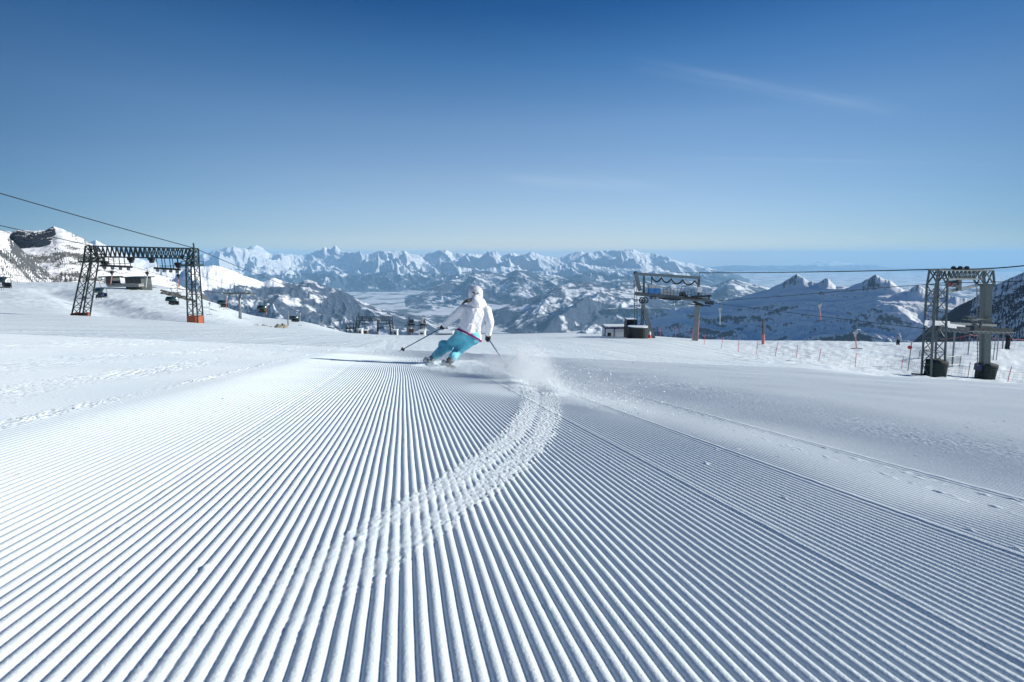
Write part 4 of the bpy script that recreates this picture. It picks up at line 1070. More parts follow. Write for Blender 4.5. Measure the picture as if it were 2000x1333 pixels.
cA = [at(-60, 512, 105), at(449, 575, YC), at(524, 590, 186), at(590, 611, 205), at(650, 636, 225), at(700, 655, 240)]
cB = [at(-60, 530, 105), at(487, 575, YC), at(560, 600, 195), at(640, 632, 215), at(700, 656, 232)]
cable(cA, 0.045, 'left haul rope of the chairlift over its grey pylon', s=0.3); cable(cB, 0.045, 'right haul rope of the chairlift over its grey pylon', s=0.3)

def make_chair(label, group='four seat chairs on the chairlift'):
    t = thing('lift_chair', label, 'chair', (0, 0, 0), 0, group)
    mb = MB(); mb.tube([(0, 0, 0), (0, 0.1, -1.2), (0, 0.35, -1.9)], 0.06, 6); mb.box(-0.12, -0.3, -0.12, 0.12, 0.3, 0.12); _build(mb, 'hanger_arm', M['steel_grey'], t)
    mb = MB(); mb.tube([(-1.25, 0.35, -3.9), (-1.25, 0.45, -2.3), (-0.9, 0.38, -1.95), (0.9, 0.38, -1.95), (1.25, 0.45, -2.3), (1.25, 0.35, -3.9)], 0.05, 6)
    for xx in (-1.25, 1.25): mb.tube([(xx, 0.35, -3.9), (xx, -0.4, -3.85)], 0.05, 6)
    _build(mb, 'frame', M['steel_dark'], t)
    mb = MB(); mb.box(-1.2, -0.35, -3.86, 1.2, 0.25, -3.7); _build(mb, 'seat', M['cloth_dark'], t, False, 0.04)
    mb = MB(); mb.box(-1.2, 0.26, -3.7, 1.2, 0.38, -2.95); _build(mb, 'backrest', M['cloth_dark'], t, False, 0.04)
    mb = MB(); mb.tube([(-1.2, -0.5, -3.3), (1.2, -0.5, -3.3)], 0.04, 6)
    for xx in (-0.7, 0.0, 0.7): mb.tube([(xx, -0.5, -3.3), (xx, -0.5, -4.3), (xx, -0.7, -4.35)], 0.03, 5)
    _build(mb, 'safety_bar', M['steel_mid'], t)
    return t
def add_bubble(t, raised=True):
    n = 9; vs = []; fs = []
    for x in (-1.42, 1.42):
        for k_ in range(n):
            an = math.radians(-10 + 130 * k_ / (n - 1))
            yy, zz = (-math.cos(an) * 0.85 + 0.35, math.sin(an) * 0.85) if raised else (-math.cos(an) * 1.0 + 0.3, math.sin(an) * 1.35 - 0.75)
            vs.append((x, yy, -2.75 + zz))
    vs2 = [(x * 0.97, y * 0.93, z - 0.05) for x, y, z in vs]
    mb = MB(); fs = []
    for k_ in range(n - 1): fs += [(k_, k_ + 1, n + k_ + 1, n + k_), (2*n + k_, 3*n + k_, 3*n + k_ + 1, 2*n + k_ + 1)]
    for s_ in (0, n):
        for k_ in range(n - 1): fs.append((s_ + k_, 2*n + s_ + k_, 2*n + s_ + k_ + 1, s_ + k_ + 1))
    fs += [(0, n, 3*n, 2*n), (n - 1, 3*n - 1, 4*n - 1, 2*n - 1)]
    mb.add(vs + vs2, fs); return _build(mb, 'bubble_cover', M['bubble'], t, True)
def lerp_path(path, u):
    """point on a cable where the photo shows column u"""
    for a, b_ in zip(path[:-1], path[1:]):
        def uof(p): 
            dep = p.y * CP - (p.z - CZ) * SP; return 1000 + F * p.x / dep
        ua, ub = uof(a), uof(b_)
        if ua <= u <= ub:
            f = (u - ua) / (ub - ua)
            # perspective-correct fraction
            da, db = a.y, b_.y; f = f * da / (db + f * (da - db)); p = a.lerp(b_, f); p.z -= 4 * 0.3 * f * (1 - f); return p
    return path[-1].copy()
ch0 = make_chair('empty chair with closed bubble cover hanging just left of the pylon')
chB = add_bubble(ch0, True)
specs = [(433, cA, 'empty chair under a dark bubble just left of the grey pylon', 0),
         (1, cA, 'chair with dark bubble at the far left edge of the picture', 0),
         (191, cA, 'chair with three riders in dark and blue clothes behind the left portal leg', 3),
         (333, cB, 'empty chair with raised bubble in front of the rocks inside the portal', 0),
         (511, cB, 'chair with green and red clad riders right of the pylon', 3),
         (574, cB, 'third chair down the line past the pylon, over the pale rocks', 3),
         (624, cB, 'fourth chair down the line past the pylon, before the snow knoll', 3),
         (664, cB, 'lowest chair of the line, close above the snow by the far lift station', 2)]
riders = []
cloth_sets = [('cloth_dark', 'cloth_dark', 'dark'), ('cloth_red', 'cloth_dark', 'red'), ('cloth_blue', 'cloth_dark', 'blue'), ('cloth_green', 'cloth_dark', 'bright green')]
def seated(jm, tm, x):
    t = thing('person', '', 'person')
    V = Vector
    h, sh = V((0, 0, .62)), V((0, 0, .42))
    blob('body', [(h, .10, sh, .06), (sh, .15, V((0, 0, 0)), .15), (V((-.1, 0, 0)), .08, V((-.1, -.45, .02)), .07), (V((.1, 0, 0)), .08, V((.1, -.45, .02)), .07),
                  (V((-.1, -.45, .02)), .06, V((-.1, -.48, -.42)), .05), (V((.1, -.45, .02)), .06, V((.1, -.48, -.42)), .05)], M['skin'], t, .035)
    blob('jacket', [(sh, .17, V((0, 0, 0)), .19), (V((-.2, 0, .4)), .08, V((-.26, -.1, .12)), .07), (V((.2, 0, .4)), .08, V((.26, -.1, .12)), .07), (V((-.26, -.1, .12)), .06, V((-.15, -.38, .14)), .055), (V((.26, -.1, .12)), .06, V((.15, -.38, .14)), .055)], M[jm], t, .035)
    blob('trousers', [(V((-.1, 0, -.02)), .12, V((-.11, -.45, .02)), .10), (V((.1, 0, -.02)), .12, V((.11, -.45, .02)), .10), (V((-.11, -.45, .02)), .09, V((-.11, -.48, -.42)), .08), (V((.11, -.45, .02)), .09, V((.11, -.48, -.42)), .08),
                      (V((-.11, -.48, -.42)), .08, V((-.11, -.62, -.48)), .06), (V((.11, -.48, -.42)), .08, V((.11, -.62, -.48)), .06)], M[tm], t, .035)
    blob('helmet', [(h + V((0, .01, .05)), .14, h + V((0, 0, .02)), .13)], M['cloth_dark'], t, .035)
    return t
rproto = {}
for jm, tm, nm in cloth_sets: rproto[jm] = seated(jm, tm, 0)
used_r = set(); first = True
rider_info = {191: [('cloth_dark', 'left'), ('cloth_dark', 'middle'), ('cloth_blue', 'right')], 511: [('cloth_red', 'left'), ('cloth_dark', 'middle'), ('cloth_green', 'right')],
              574: [('cloth_dark', 'left'), ('cloth_dark', 'middle'), ('cloth_dark', 'right')], 624: [('cloth_dark', 'left'), ('cloth_blue', 'middle'), ('cloth_dark', 'right')], 664: [('cloth_red', 'left'), ('cloth_red', 'right')]}
where = {191: 'on the chair behind the left portal leg', 511: 'on the chair right of the pylon', 574: 'on the third chair past the pylon', 624: 'on the fourth chair past the pylon', 664: 'on the lowest chair'}
cname = {'cloth_dark': 'dark', 'cloth_red': 'red', 'cloth_blue': 'blue', 'cloth_green': 'bright green'}
for u, path, lab, nr_ in specs:
    c = ch0 if first else copy_tree(ch0); first = False
    p = lerp_path(path, u); dr = (path[2] - path[1]); rz = math.atan2(dr.x, dr.y) * -1
    c.location = p; c.rotation_euler = (0, 0, rz); c['label'] = lab; c.scale = (1.25, 1.25, 1.25)
    for i_, (jm, pos_) in enumerate(rider_info.get(u, [])):
        n_ = len(rider_info[u])
        r_ = rproto[jm] if jm not in used_r else copy_tree(rproto[jm]); used_r.add(jm)
        lx = (i_ - (n_ - 1) / 2) * 0.68
        off = Matrix.Rotation(rz, 3, 'Z') @ Vector((lx, -0.02, -3.52)) * 1.25
        r_.location = p + off; r_.rotation_euler = (0, 0, rz); r_.scale = (1.2, 1.2, 1.2)
        tag(r_, '%s of the riders in %s jacket %s' % ({'left': 'leftmost', 'middle': 'middle', 'right': 'rightmost'}[pos_], cname[jm], where[u]), 'person', 'riders on the chairlift')

# ------------------------------------------------------------------ far portal and stations
YF = 160.0
fp = wthing('lift_portal', 'small far lattice lift portal seen left of the skier beyond the slope edge', 'lift portal', G(730, 657, YF))
FV = lambda u, v, dY=0: at(u, v, YF + dY)
mb = MB(); lattice(mb, quad(FV(695, 660), 0.6, 0.6), quad(FV(700, 626), 0.45, 0.5), 6, 0.16, 0.09); mb.build('leg', mg, fp)
mb = MB(); lattice(mb, quad(FV(768, 662), 0.6, 0.6), quad(FV(763, 626), 0.45, 0.5), 6, 0.16, 0.09); mb.build('leg', mg, fp)
mb = MB(); lattice(mb, [FV(696, 619, -.6), FV(696, 619, .6), FV(703, 627, .6), FV(703, 627, -.6)], [FV(767, 619, -.6), FV(767, 619, .6), FV(760, 627, .6), FV(760, 627, -.6)], 18, 0.16, 0.09)
mb.bar(FV(697, 627), FV(696, 619), 0.16); mb.bar(FV(766, 627), FV(767, 619), 0.16); mb.build('girder', mg, fp)
for uu in (713, 755):
    battery(fp, FV(uu - 7, 633), FV(uu + 7, 633), 4, 0.18, (0, 1, 0), M['steel_dark']); MB().bar(FV(uu, 633), FV(uu, 627), 0.12).bar(FV(uu + 4, 633), FV(uu + 4, 627), 0.12).build('hanger_frame', M['steel_dark'], fp)
mm = wthing('mast', 'dark mast with two side arms standing inside the far portal', 'mast', G(738, 658, YF - 4))
MB().bar(G(738, 658, YF - 4), at(738, 625, YF - 4), 0.5, 0.5, 0.4, 0.4).build('pole', M['steel_dark'], mm)
mb = MB(); mb.bar(at(738, 633, YF - 4), at(752, 633, YF - 4), 0.22); mb.bar(at(736, 641, YF - 4), at(750, 641, YF - 4), 0.3); mb.build('arm', M['steel_dark'], mm)
MB().box(*(at(736, 656, YF - 4.6) + Vector((-.4, -.2, 0))), *(at(736, 648, YF - 4.6) + Vector((.5, .3, 0)))).build('cabinet', M['steel_grey'], mm)
def far_station(u0, u1, label, Y, panel):
    s = wthing('lift_station', label, 'lift station', G((u0 + u1) / 2, 658, Y)); V = lambda u, v, d=0: at(u, v, Y + d)
    g0 = G(u0 - 2, 658, Y).z
    b0 = V(u0 - 2, 655); MB().bar((b0.x, b0.y, g0 - .3), V(u0 - 2, 627), 0.42, 0.42).build('mast', M['steel_grey'], s)
    b0 = V(u0 + 1, 655); MB().bar((b0.x, b0.y, g0 - .3), V(u0 + 1, 621), 0.28, 0.28).build('mast', M['steel_dark'], s)
    mb = MB(); mb.bar(V(u0 + 1, 621), V(u0 + 5, 617), 0.2); mb.bar(V(u0 + 5, 617), V(u1, 618.5), 0.28); mb.build('jib', M['steel_grey'], s)
    mb = MB(); mb.bar(V(u0, 634), V(u1 + 1, 634), 1.2, 0.4); mb.bar(V(u0 + 3, 628), V(u1 - 1, 628), 0.8, 0.9); mb.bar(V(u0 - 8, 636), V(u1 + 3, 637), 0.3, 0.2); mb.build('deck', M['steel_dark'], s)
    mb = MB()
    for i in range(5): mb.bar(V(u0 + 2 + i * 2, 634), V(u0 + 2 + i * 2, 623), 0.07)
    for vv in (624, 628, 631): mb.bar(V(u0 + 2, vv), V(u0 + 11, vv), 0.07)
    for vv in (640, 644, 648): mb.bar(V(u0 + 1, vv), V(u1 - 1, vv), 0.1)
    mb.bar(V(u1 - 2, 634), V(u1 - 3, 655), 0.25); mb.bar(V(u0 + 4, 634), V(u0 + 4, 655), 0.2); mb.build('framework', M['steel_mid'], s)
    mb = MB(); c = V(u0 + 6, 646); mb.box(c.x - .75, c.y - .6, c.z - .5, c.x + .8, c.y + .6, c.z + .5); mb.build('machine_box', panel, s, bevel=.04)
    for i in range(3): MB().disc(V(u0 + 3 + i * 3, 637, -.5), (0, 1, 0), 0.22, 0.12, 12, 0.08).build('roller', M['steel_grey'], s)
    return s
far_station(798, 809, 'far dark lift station machinery on masts, left one of the pair', 155, M['wood'])
s2 = far_station(821, 831, 'far dark lift station machinery with pale panels, right one of the pair, nearest the skier', 156, M['whitegrey'])
MB().box(*(at(822, 632, 155.2)), *(at(826, 620, 155.3) + Vector((0, .3, 0)))).build('panel', M['whitegrey'], s2)
mb = MB(); mb.bar(at(829, 634, 155), at(832, 628, 155), 0.25); mb.build('jib', M['steel_grey'], s2)
sp_ = wthing('lift_portal', 'small dark steel frame left of the far lattice portal', 'lift portal', G(684, 655, 165))
g0 = G(684, 655, 165).z
mb = MB(); mb.bar(at(677, 633, 165), at(693, 633, 165), 0.25); mb.bar(at(675, 642, 165), at(693, 641, 165), 0.7, 0.5)
for uu in (676, 683, 690): p = at(uu, 633, 165); mb.bar((p.x, p.y, g0 - .3), p, 0.22)
mb.build('framework', M['steel_dark'], sp_)
mb = MB()
for uu in (681, 686): mb.bar(at(uu, 642, 164.6), at(uu, 633, 164.6), 0.1)
mb.build('ladder', M['steel_mid'], sp_)
def cabin(u, vb, vt, w, Y, label, mat, mat2=None):
    g = G(u, vb, Y); t_ = wthing('cabin', label, 'cabin', g); h = max(at(u, vt, Y).z - g.z, 1.8)
    MB().box(g.x - w / 2, g.y - 1, g.z - .3, g.x + w / 2, g.y + 1, g.z + h).build('wall', mat, t_)
    MB().box(g.x - w / 2 - .15, g.y - 1.2, g.z + h + .003, g.x + w / 2 + .15, g.y + 1.2, g.z + h + .16).build('roof', M['snow'], t_)
    MB().box(g.x - w / 4, g.y - 1.04, g.z + .8, g.x + w / 4, g.y - 1.003, g.z + h * .75).build('window', M['glass'], t_)
    return t_
cabin(705, 656, 643, 1.1, 157, 'slim pale cabin between left leg and mast of the far portal', M['whitegrey'])
cabin(714, 652, 646, 1.5, 162, 'small dark cabin inside the far portal', M['wood'])
cabin(773, 656, 645, 1.3, 158, 'pale grey cabin just right of the far portal', M['whitegrey'])
cabin(825, 659, 653, 1.9, 150, 'low pale cabin at the foot of the far stations', M['white'])
# long low building right behind the skier
g = G(872, 656, 190); bl = wthing('building', 'long low grey building with snow covered roof behind the skier', 'building', g)
zt = at(872, 649.5, 190).z
mb = MB(); mb.box(g.x - 2.7, g.y - 3, g.z - 3, g.x + 2.7, g.y + 3, zt); mb.build('wall', M['concrete'], bl)
for i in range(7): MB().box(g.x - 2.4 + i * .7, g.y - 3.05, zt - .9, g.x - 2.0 + i * .7, g.y - 3.003, zt - .35).build('window', M['glass'], bl)
MB().box(g.x - 2.9, g.y - 3.3, zt + .003, g.x + 2.9, g.y + 3.3, zt + .35).build('roof', M['snow'], bl, bevel=.08)

# ------------------------------------------------------------------ mountain station left
YB = 205.0
g = G(262, 556, YB); st_ = wthing('station_building', 'flat-roofed dark station building on the ridge inside the left portal', 'building', g)
B = lambda u, v, d=0: at(u, v, YB + d)
x0, x1 = B(245, 555).x, B(276, 555).x; z0, z1 = g.z - 1.2, B(260, 543).z
MB().box(x0, YB, z0, x1, YB + 6, z1).build('wall', M['facade'], st_)
for ua, ub in ((248, 256), (259, 272)): MB().box(B(ua, 550).x, YB - .06, B(260, 553).z, B(ub, 550).x, YB - .003, B(260, 545.5).z).build('window', M['glass'], st_)
MB().box(B(241, 550).x, YB - 1.2, z1 + .003, B(280, 550).x, YB + 7, z1 + .35).build('roof', M['steel_dark'], st_)
tr = wthing('terrace', 'grey concrete terrace with parapet around the flat-roofed station', 'terrace', B(260, 557))
MB().box(B(221, 556).x, YB - 3.2, B(221, 560).z, B(282, 556).x, YB - .2, B(221, 554).z).build('slab', M['concrete'], tr)
mb = MB(); mb.bar(B(236, 553, -3), B(276, 553, -3), 0.08)
for i in range(12): uu = 236 + i * 3.6; mb.bar(B(uu, 555, -3), B(uu, 553, -3), 0.06)
mb.build('railing', M['steel_mid'], tr)
k = wthing('kiosk', 'small dark kiosk with overhanging roof left of the flat-roofed station', 'kiosk', B(218, 556))
MB().box(B(210.5, 550).x, YB - 1, B(217, 558).z, B(224, 550).x, YB + 3, B(217, 542).z).build('wall', M['facade'], k)
MB().box(B(203, 550).x, YB - 2, B(217, 542).z + .003, B(227, 550).x, YB + 4, B(217, 540).z).build('roof', M['steel_dark'], k)
mb = MB(); mb.tube([B(283, 562, -4), B(283, 538, -4)], 0.12, 6); o = mb.build('pole', M['steel_mid']); tag(o, 'slim grey pole right of the flat-roofed station', 'pole')
mb = MB(); q = G(364, 590, 190); mb.tube([q - Vector((0, 0, .3)), at(366, 562, 190)], 0.35, 8, .25); o = mb.build('pole', M['steel_grey']); tag(o, 'thick pale pole standing by the rocks inside the portal', 'pole')
mb = MB(); q = G(562, 628, 150); mb.tube([q - Vector((0, 0, .3)), at(562, 608, 150)], 0.22, 8, .2); o = mb.build('pole', M['steel_grey']); tag(o, 'grey post on the snow edge right of the pylon', 'pole')
# ------------------------------------------------------------------ rocks
def rock(u, v, Y, sx, sy, sz, label, seed, mat='rock', grp='rocks poking out of the snow'):
    g = G(u, v, Y); bm = bmesh.new(); bmesh.ops.create_icosphere(bm, subdivisions=4, radius=1.0)
    co = np.array([v_.co[:] for v_ in bm.verts])
    n1 = perlin(co[:, 0] * 1.3 + seed, co[:, 1] * 1.3 + co[:, 2] * .9, seed); n2 = perlin(co[:, 0] * 3.5, co[:, 2] * 3.5 + co[:, 1] * 2 + seed, seed + 3); n3 = perlin(co[:, 0] * 8, co[:, 2] * 8 + co[:, 1] * 6, seed + 5)
    for v_, a_, b_, c_ in zip(bm.verts, n1, n2, n3):
        k_ = 1 + .5 * a_ + .3 * abs(b_) + .12 * c_; v_.co = Vector((v_.co.x * sx * k_, v_.co.y * sy * k_, v_.co.z * sz * k_))
    me = bpy.data.meshes.new('rock'); bm.to_mesh(me); bm.free()
    o = link_mesh('rock', me, M[mat], None, False); o.location = g + Vector((0, 0, -sz * .1)); tag(o, label, 'rock', grp)
rock(544, 637, 115, 0.85, .8, .95, 'pale pointed rock, left one of the bright pair right of the pylon', 3)
rock(555, 638, 116, 0.75, .8, .95, 'pale rock, right one of the bright pair right of the pylon', 8)
rock(515, 631, 125, 0.8, .7, .4, 'low grey rock nearest the pylon foot', 12)
rock(500, 639, 118, 0.55, .5, .18, 'flat dark rock left of the bright pair', 15)
rock(528, 640, 117, 0.45, .5, .15, 'tiny flat rock just left of the bright pair', 18)
M['rock2'] = pmat('grey_rock_with_snow', (0.10, 0.105, 0.10), 0.9, var=0.5, scale=1.2, bump=0.2, bscale=3)
for i, (u, v, Y, sx, sz, lab) in enumerate(((326, 566, 200, 2.6, 1.6, 'grey rocky outcrop left of the raised chair inside the portal'), (336, 574, 195, 2.6, 1.5, 'grey rocky outcrop behind the raised chair inside the portal'),
        (350, 580, 190, 2.6, 1.4, 'grey rocky outcrop beside the right portal leg'), (372, 588, 185, 1.6, 1.1, 'small outcrop behind the right portal leg'), (316, 556, 215, 1.2, .7, 'small outcrop on the ridge above the chair'),
        (296, 553, 225, 1.3, .6, 'dark little rock right of the station terrace'), (247, 565, 180, .7, .25, 'tiny rock on the slope below the station'))):
    rock(u, v, Y, sx, sx * .8, sz, lab, 30 + i * 7, 'rock2')

# ------------------------------------------------------------------ marker poles, nets, barriers
poles = [(1290, 652.5, 80), (1319, 656, 74), (1350, 664, 62), (1376, 666, 58), (1409, 672, 54), (1443, 678, 52), (1478, 682, 50), (1514, 689, 49), (1556, 694, 49), (1599, 703, 47), (1671, 712, 45), (1761, 714, 46), (1805, 732, 42), (1889, 744, 42), (1966, 755, 41)]
ord_ = ['first', 'second', 'third', 'fourth', 'fifth', 'sixth', 'seventh', 'eighth', 'ninth', 'tenth', 'eleventh', 'twelfth', 'thirteenth', 'fourteenth', 'last']
for i, (u, v, Y) in enumerate(poles):
    g = G(u, v, Y); hgt = (24 + (i % 3) * 2 + (10 if i > 12 else 0)) * Y / F * 0.9
    hgt = min(max(hgt, 1.35), 1.75)
    tl = (i * 37 % 5 - 1) * 0.05
    o = MB().tube([g - Vector((0, 0, .3)), g + Vector((tl * 1.2, 0, hgt))], 0.026, 6).build('marker_pole', M['pink'])
    tag(o, '%s thin pink marker pole counting from the drive station to the right edge' % ord_[i], 'marker pole', 'pink marker poles along the piste edge')
def net(pts, h, label, name='safety_net', step=0.22, r=0.0055, mat='steel_mid', rows=5, post=True):
    mb = MB(); P_ = []
    for a, b_ in zip(pts[:-1], pts[1:]):
        n = max(1, int((b_ - a).length / step))
        for i in range(n): p = a.lerp(b_, i / n); P_.append(Vector((p.x, p.y, H(p.x, p.y))))
    for j in range(rows):
        z = h * (0.12 + 0.88 * j / (rows - 1)); mb.tube([p + Vector((0, 0, z)) for p in P_], r * (2.0 if j == rows - 1 else 1), 3)
    for i, p in enumerate(P_): mb.tube([p + Vector((0, 0, h * .12)), p + Vector((0, 0, h))], r, 3)
    return tag(mb.build(name, M[mat]), label, 'net')
net([G(*p) for p in poles[11:]] + [G(2060, 765, 40)], 1.0, 'fine grey safety net strung between the pink poles at the right', step=0.3)
net([G(*p) for p in poles[6:12]], 0.9, 'fine pale safety net along the pink poles in the middle right', mat='whitegrey', step=0.4)
rope = [(1838, 664, 62), (1880, 658, 61), (1893, 654, 60), (1950, 662, 60), (2000, 664, 60), (2060, 660, 60)]
mb = MB(); mb.tube([at(*p) for p in rope], 0.035, 4)
o = mb.build('fence_rope', M['net']); tag(o, 'sagging orange rope of the fence behind the right portal', 'rope')
mb = MB()
for i in range(26):
    u = 1840 + i * 9; f = 664 - 8 * math.exp(-((u - 1893) / 22.0) ** 2); a_ = at(u, f, 61); mb.tube([(a_.x, a_.y, H(a_.x, a_.y)), a_], 0.01, 3)
o = mb.build('fence_mesh', M['net']); tag(o, 'thin orange mesh hanging from the sagging rope behind the right portal', 'net')
def barrier(u0, u1, vb, vt, Y, label):
    g0, g1 = G(u0, vb, Y), G(u1, vb - 2, Y + 1); h = 1.1
    t_ = wthing('crowd_barrier', label, 'barrier', g0, 'metal crowd barriers in the snow')
    up = Vector((0, 0, h)); c = 0.12
    MB().tube([g0 - Vector((0, 0, .2)), g0 + up * .95, g0.lerp(g1, .06) + up, g1.lerp(g0, .06) + up, g1 + up * .95, g1 - Vector((0, 0, .2))], 0.035, 6).tube([g0 + up * .2, g1 + up * .2], .03, 5).build('frame', M['steel_mid'], t_)
    mb = MB()
    for i in range(1, 14): p = g0.lerp(g1, i / 14); mb.tube([p + up * .2, p + up], 0.018, 4)
    mb.build('bars', M['steel_mid'], t_)
barrier(1846, 1878, 693, 671, 47, 'metal crowd barrier standing open in the snow between the portal legs')
barrier(1797, 1822, 684, 667, 54, 'metal crowd barrier behind the lattice leg of the right portal')
for u, vb, vt, Y, r_, lab in ((1864, 691, 647, 48, .07, 'tall pale pole beside the crowd barrier'), (1894, 673, 653, 55, .05, 'short pale pole between the right portal legs'), (1944, 682, 655, 52, .04, 'left one of two thin poles right of the box column'),
                              (1950, 682, 655, 52.5, .04, 'right one of two thin poles right of the box column'), (1961, 668, 625, 60, .07, 'dark tall pole beside the dark clad person')):
    g = G(u, vb, Y); o = MB().tube([g - Vector((0, 0, .3)), at(u + 1, vt, Y)], r_, 7).build('pole', M['steel_grey']); tag(o, lab, 'pole')
g = G(1776, 706, 45); rp = wthing('net_post', 'thin leaning post with red reel at the left of the right portal', 'post', g)
MB().tube([g - Vector((0, 0, .3)), at(1781, 668, 45)], .04, 6).build('pole', M['steel_grey'], rp)
p = at(1777, 679, 45); MB().disc(p, (0, 1, 0), .17, .15, 12).build('reel', M['red'], rp)
g = G(1491, 666, 66); wp = wthing('wooden_post', 'brown wooden post with salmon padding around its lower half', 'post', g)
MB().tube([g - Vector((0, 0, .3)), at(1490.5, 625, 66)], .14, 10, .10).build('pole', M['wood'], wp)
MB().tube([g - Vector((0, 0, .1)), at(1491, 653, 66)], .19, 12).build('padding', M['salmon'], wp)
g = G(1794, 723, 42); o = MB().bar(g + Vector((-.55, 0, .08)), g + Vector((.55, -.1, .02)), .16, .14).build('plank', M['wood']); tag(o, 'brown wooden plank lying in the snow left of the right portal', 'plank')

# ------------------------------------------------------------------ people standing at the right
def stander(u, v, Y, hgt, jm, tm, label, hm='helmet'):
    g = G(u, v, Y); t_ = wthing('person', label, 'person', g); k_ = hgt / 1.78
    V = lambda x, y, z: g + Vector((x * k_, y * k_, z * k_))
    blob('body', [(V(0, 0, 1.66), .10 * k_, V(0, 0, 1.45), .06 * k_), (V(0, 0, 1.38), .15 * k_, V(0, 0, .95), .14 * k_), (V(-.1, 0, .92), .09 * k_, V(-.13, 0, .08), .05 * k_), (V(.1, 0, .92), .09 * k_, V(.13, 0, .08), .05 * k_),
                  (V(-.2, 0, 1.4), .06 * k_, V(-.3, -.05, 1.12), .05 * k_), (V(-.3, -.05, 1.12), .05 * k_, V(-.26, -.2, .95), .04 * k_), (V(.2, 0, 1.4), .06 * k_, V(.3, -.05, 1.12), .05 * k_), (V(.3, -.05, 1.12), .05 * k_, V(.24, -.2, .95), .04 * k_)], M['skin'], t_, .03)
    blob('jacket', [(V(0, 0, 1.38), .19 * k_, V(0, 0, .95), .2 * k_), (V(-.2, 0, 1.4), .09 * k_, V(-.3, -.05, 1.12), .08 * k_), (V(-.3, -.05, 1.12), .075 * k_, V(-.26, -.2, .95), .07 * k_), (V(.2, 0, 1.4), .09 * k_, V(.3, -.05, 1.12), .08 * k_), (V(.3, -.05, 1.12), .075 * k_, V(.24, -.2, .95), .07 * k_)], M[jm], t_, .03)
    blob('trousers', [(V(-.1, 0, .9), .13 * k_, V(-.13, 0, .45), .11 * k_), (V(-.13, 0, .45), .11 * k_, V(-.14, 0, .12), .1 * k_), (V(.1, 0, .9), .13 * k_, V(.13, 0, .45), .11 * k_), (V(.13, 0, .45), .11 * k_, V(.14, 0, .12), .1 * k_)], M[tm], t_, .03)
    blob('helmet', [(V(0, 0, 1.68), .14 * k_, V(0, 0, 1.72), .13 * k_)], M[hm], t_, .03)
    for s_ in (-1, 1): blob('boot', [(V(.14 * s_, 0, .12), .09 * k_, V(.15 * s_, -.14, .06), .07 * k_)], M['black'], t_, .03)
stander(1754, 669, 69, 1.72, 'cloth_check', 'cloth_dark', 'person in grey and white jacket and black trousers standing on the snow edge')
stander(1969, 667, 60, 2.0, 'cloth_dark', 'cloth_dark', 'person in all dark clothes standing behind the low roller deck', 'cloth_dark')

# ================================================================== the skier
fl, fr_ = gpx(835, 710), gpx(870, 716)
YL, YRt = fl[1], fr_[1]
yb = (YL + YRt) / 2
S = lambda u, v, d=0.0: at(u, v, yb + d)
head = S(929, 574, .22); neck = S(929, 592, .14)
shL, shR = S(905, 604, .10), S(950, 607, .06)
elL, elR = S(885, 621, .16), S(957, 630, -.02); wrL, wrR = S(869, 635, .24), S(954, 652, .05)
hdL, hdR = S(866.5, 639, .27), S(953.5, 661, .10)
chest = S(927, 612, .08); waist = S(919, 634, .0); pel = S(913, 650, -.02)
hiL, hiR = S(905, 654, .0), S(924, 660, -.05)
knL, knR = S(878, 673, .20), S(898, 682, .10)
anL, anR = at(849, 697, YL + .02), at(884, 699, YRt + .05)
sk = wthing('person', 'skier in white jacket and turquoise trousers leaning into a left turn', 'person', Vector((S(858, 712).x, yb, H(S(858, 712).x, yb))))
body_caps = [(head, .095, neck, .055), (chest, .125, waist, .10), (waist, .11, pel, .13), (shL, .055, chest, .10), (shR, .055, chest, .10), (neck, .055, chest, .09),
  (shL, .05, elL, .042), (elL, .04, wrL, .028), (wrL, .03, hdL, .035), (shR, .05, elR, .042), (elR, .04, wrR, .028), (wrR, .03, hdR, .035),
  (hiL, .095, knL, .06), (knL, .056, S(861, 686, .12), .05), (S(861, 686, .12), .05, anL, .042), (hiR, .095, knR, .06), (knR, .056, S(893, 690, .06), .05), (S(893, 690, .06), .05, anR, .042), (pel, .13, hiL, .1), (pel, .13, hiR, .1)]
body = blob('body', body_caps, M['skin'], sk, 0.012)
hemL, hemR = S(900, 645, -.02), S(932, 660, -.04)
jk = [(neck, .09, chest, .16), (chest, .19, waist, .17), (waist, .17, S(915, 646, -.02), .175), (hemL, .07, hemR, .068), (S(915, 612, .1), .14, S(911, 634, .02), .12), (S(939, 614, .06), .13, S(930, 640, -.02), .12), (S(901, 636, 0), .06, hemL, .07), (S(931, 640, 0), .085, S(931, 663, -.04), .085), (S(906, 634, 0), .09, S(903, 656, -.02), .09), (shL, .085, shR, .085), (shL, .085, chest, .15), (shR, .085, chest, .15),
  (shL, .088, elL, .074), (elL, .074, wrL, .056), (shR, .088, elR, .078), (elR, .076, wrR, .060)]
hax = (S(938, 664.5, -.03) - S(893, 641.5, -.03)).normalized(); hno = hax.cross(Vector((0, 1, 0.0))).normalized()
if hno.z > 0: hno = -hno
jk2 = [c_ for c_ in jk if c_[2] is not wrR and c_[2] is not wrL and c_[2] is not elL and c_[2] is not elR]
blob('jacket', jk2, M['jacket'], sk, 0.011, 3, cut=(S(915.5, 653, -.03), hno))
for nm_, a_, b_, c_ in (('sleeve', shL, elL, wrL), ('sleeve', shR, elR, wrR)):
    blob(nm_, [(a_, .092, b_, .076), (b_, .076, c_, .058)], M['jacket'], sk, .011, 3)
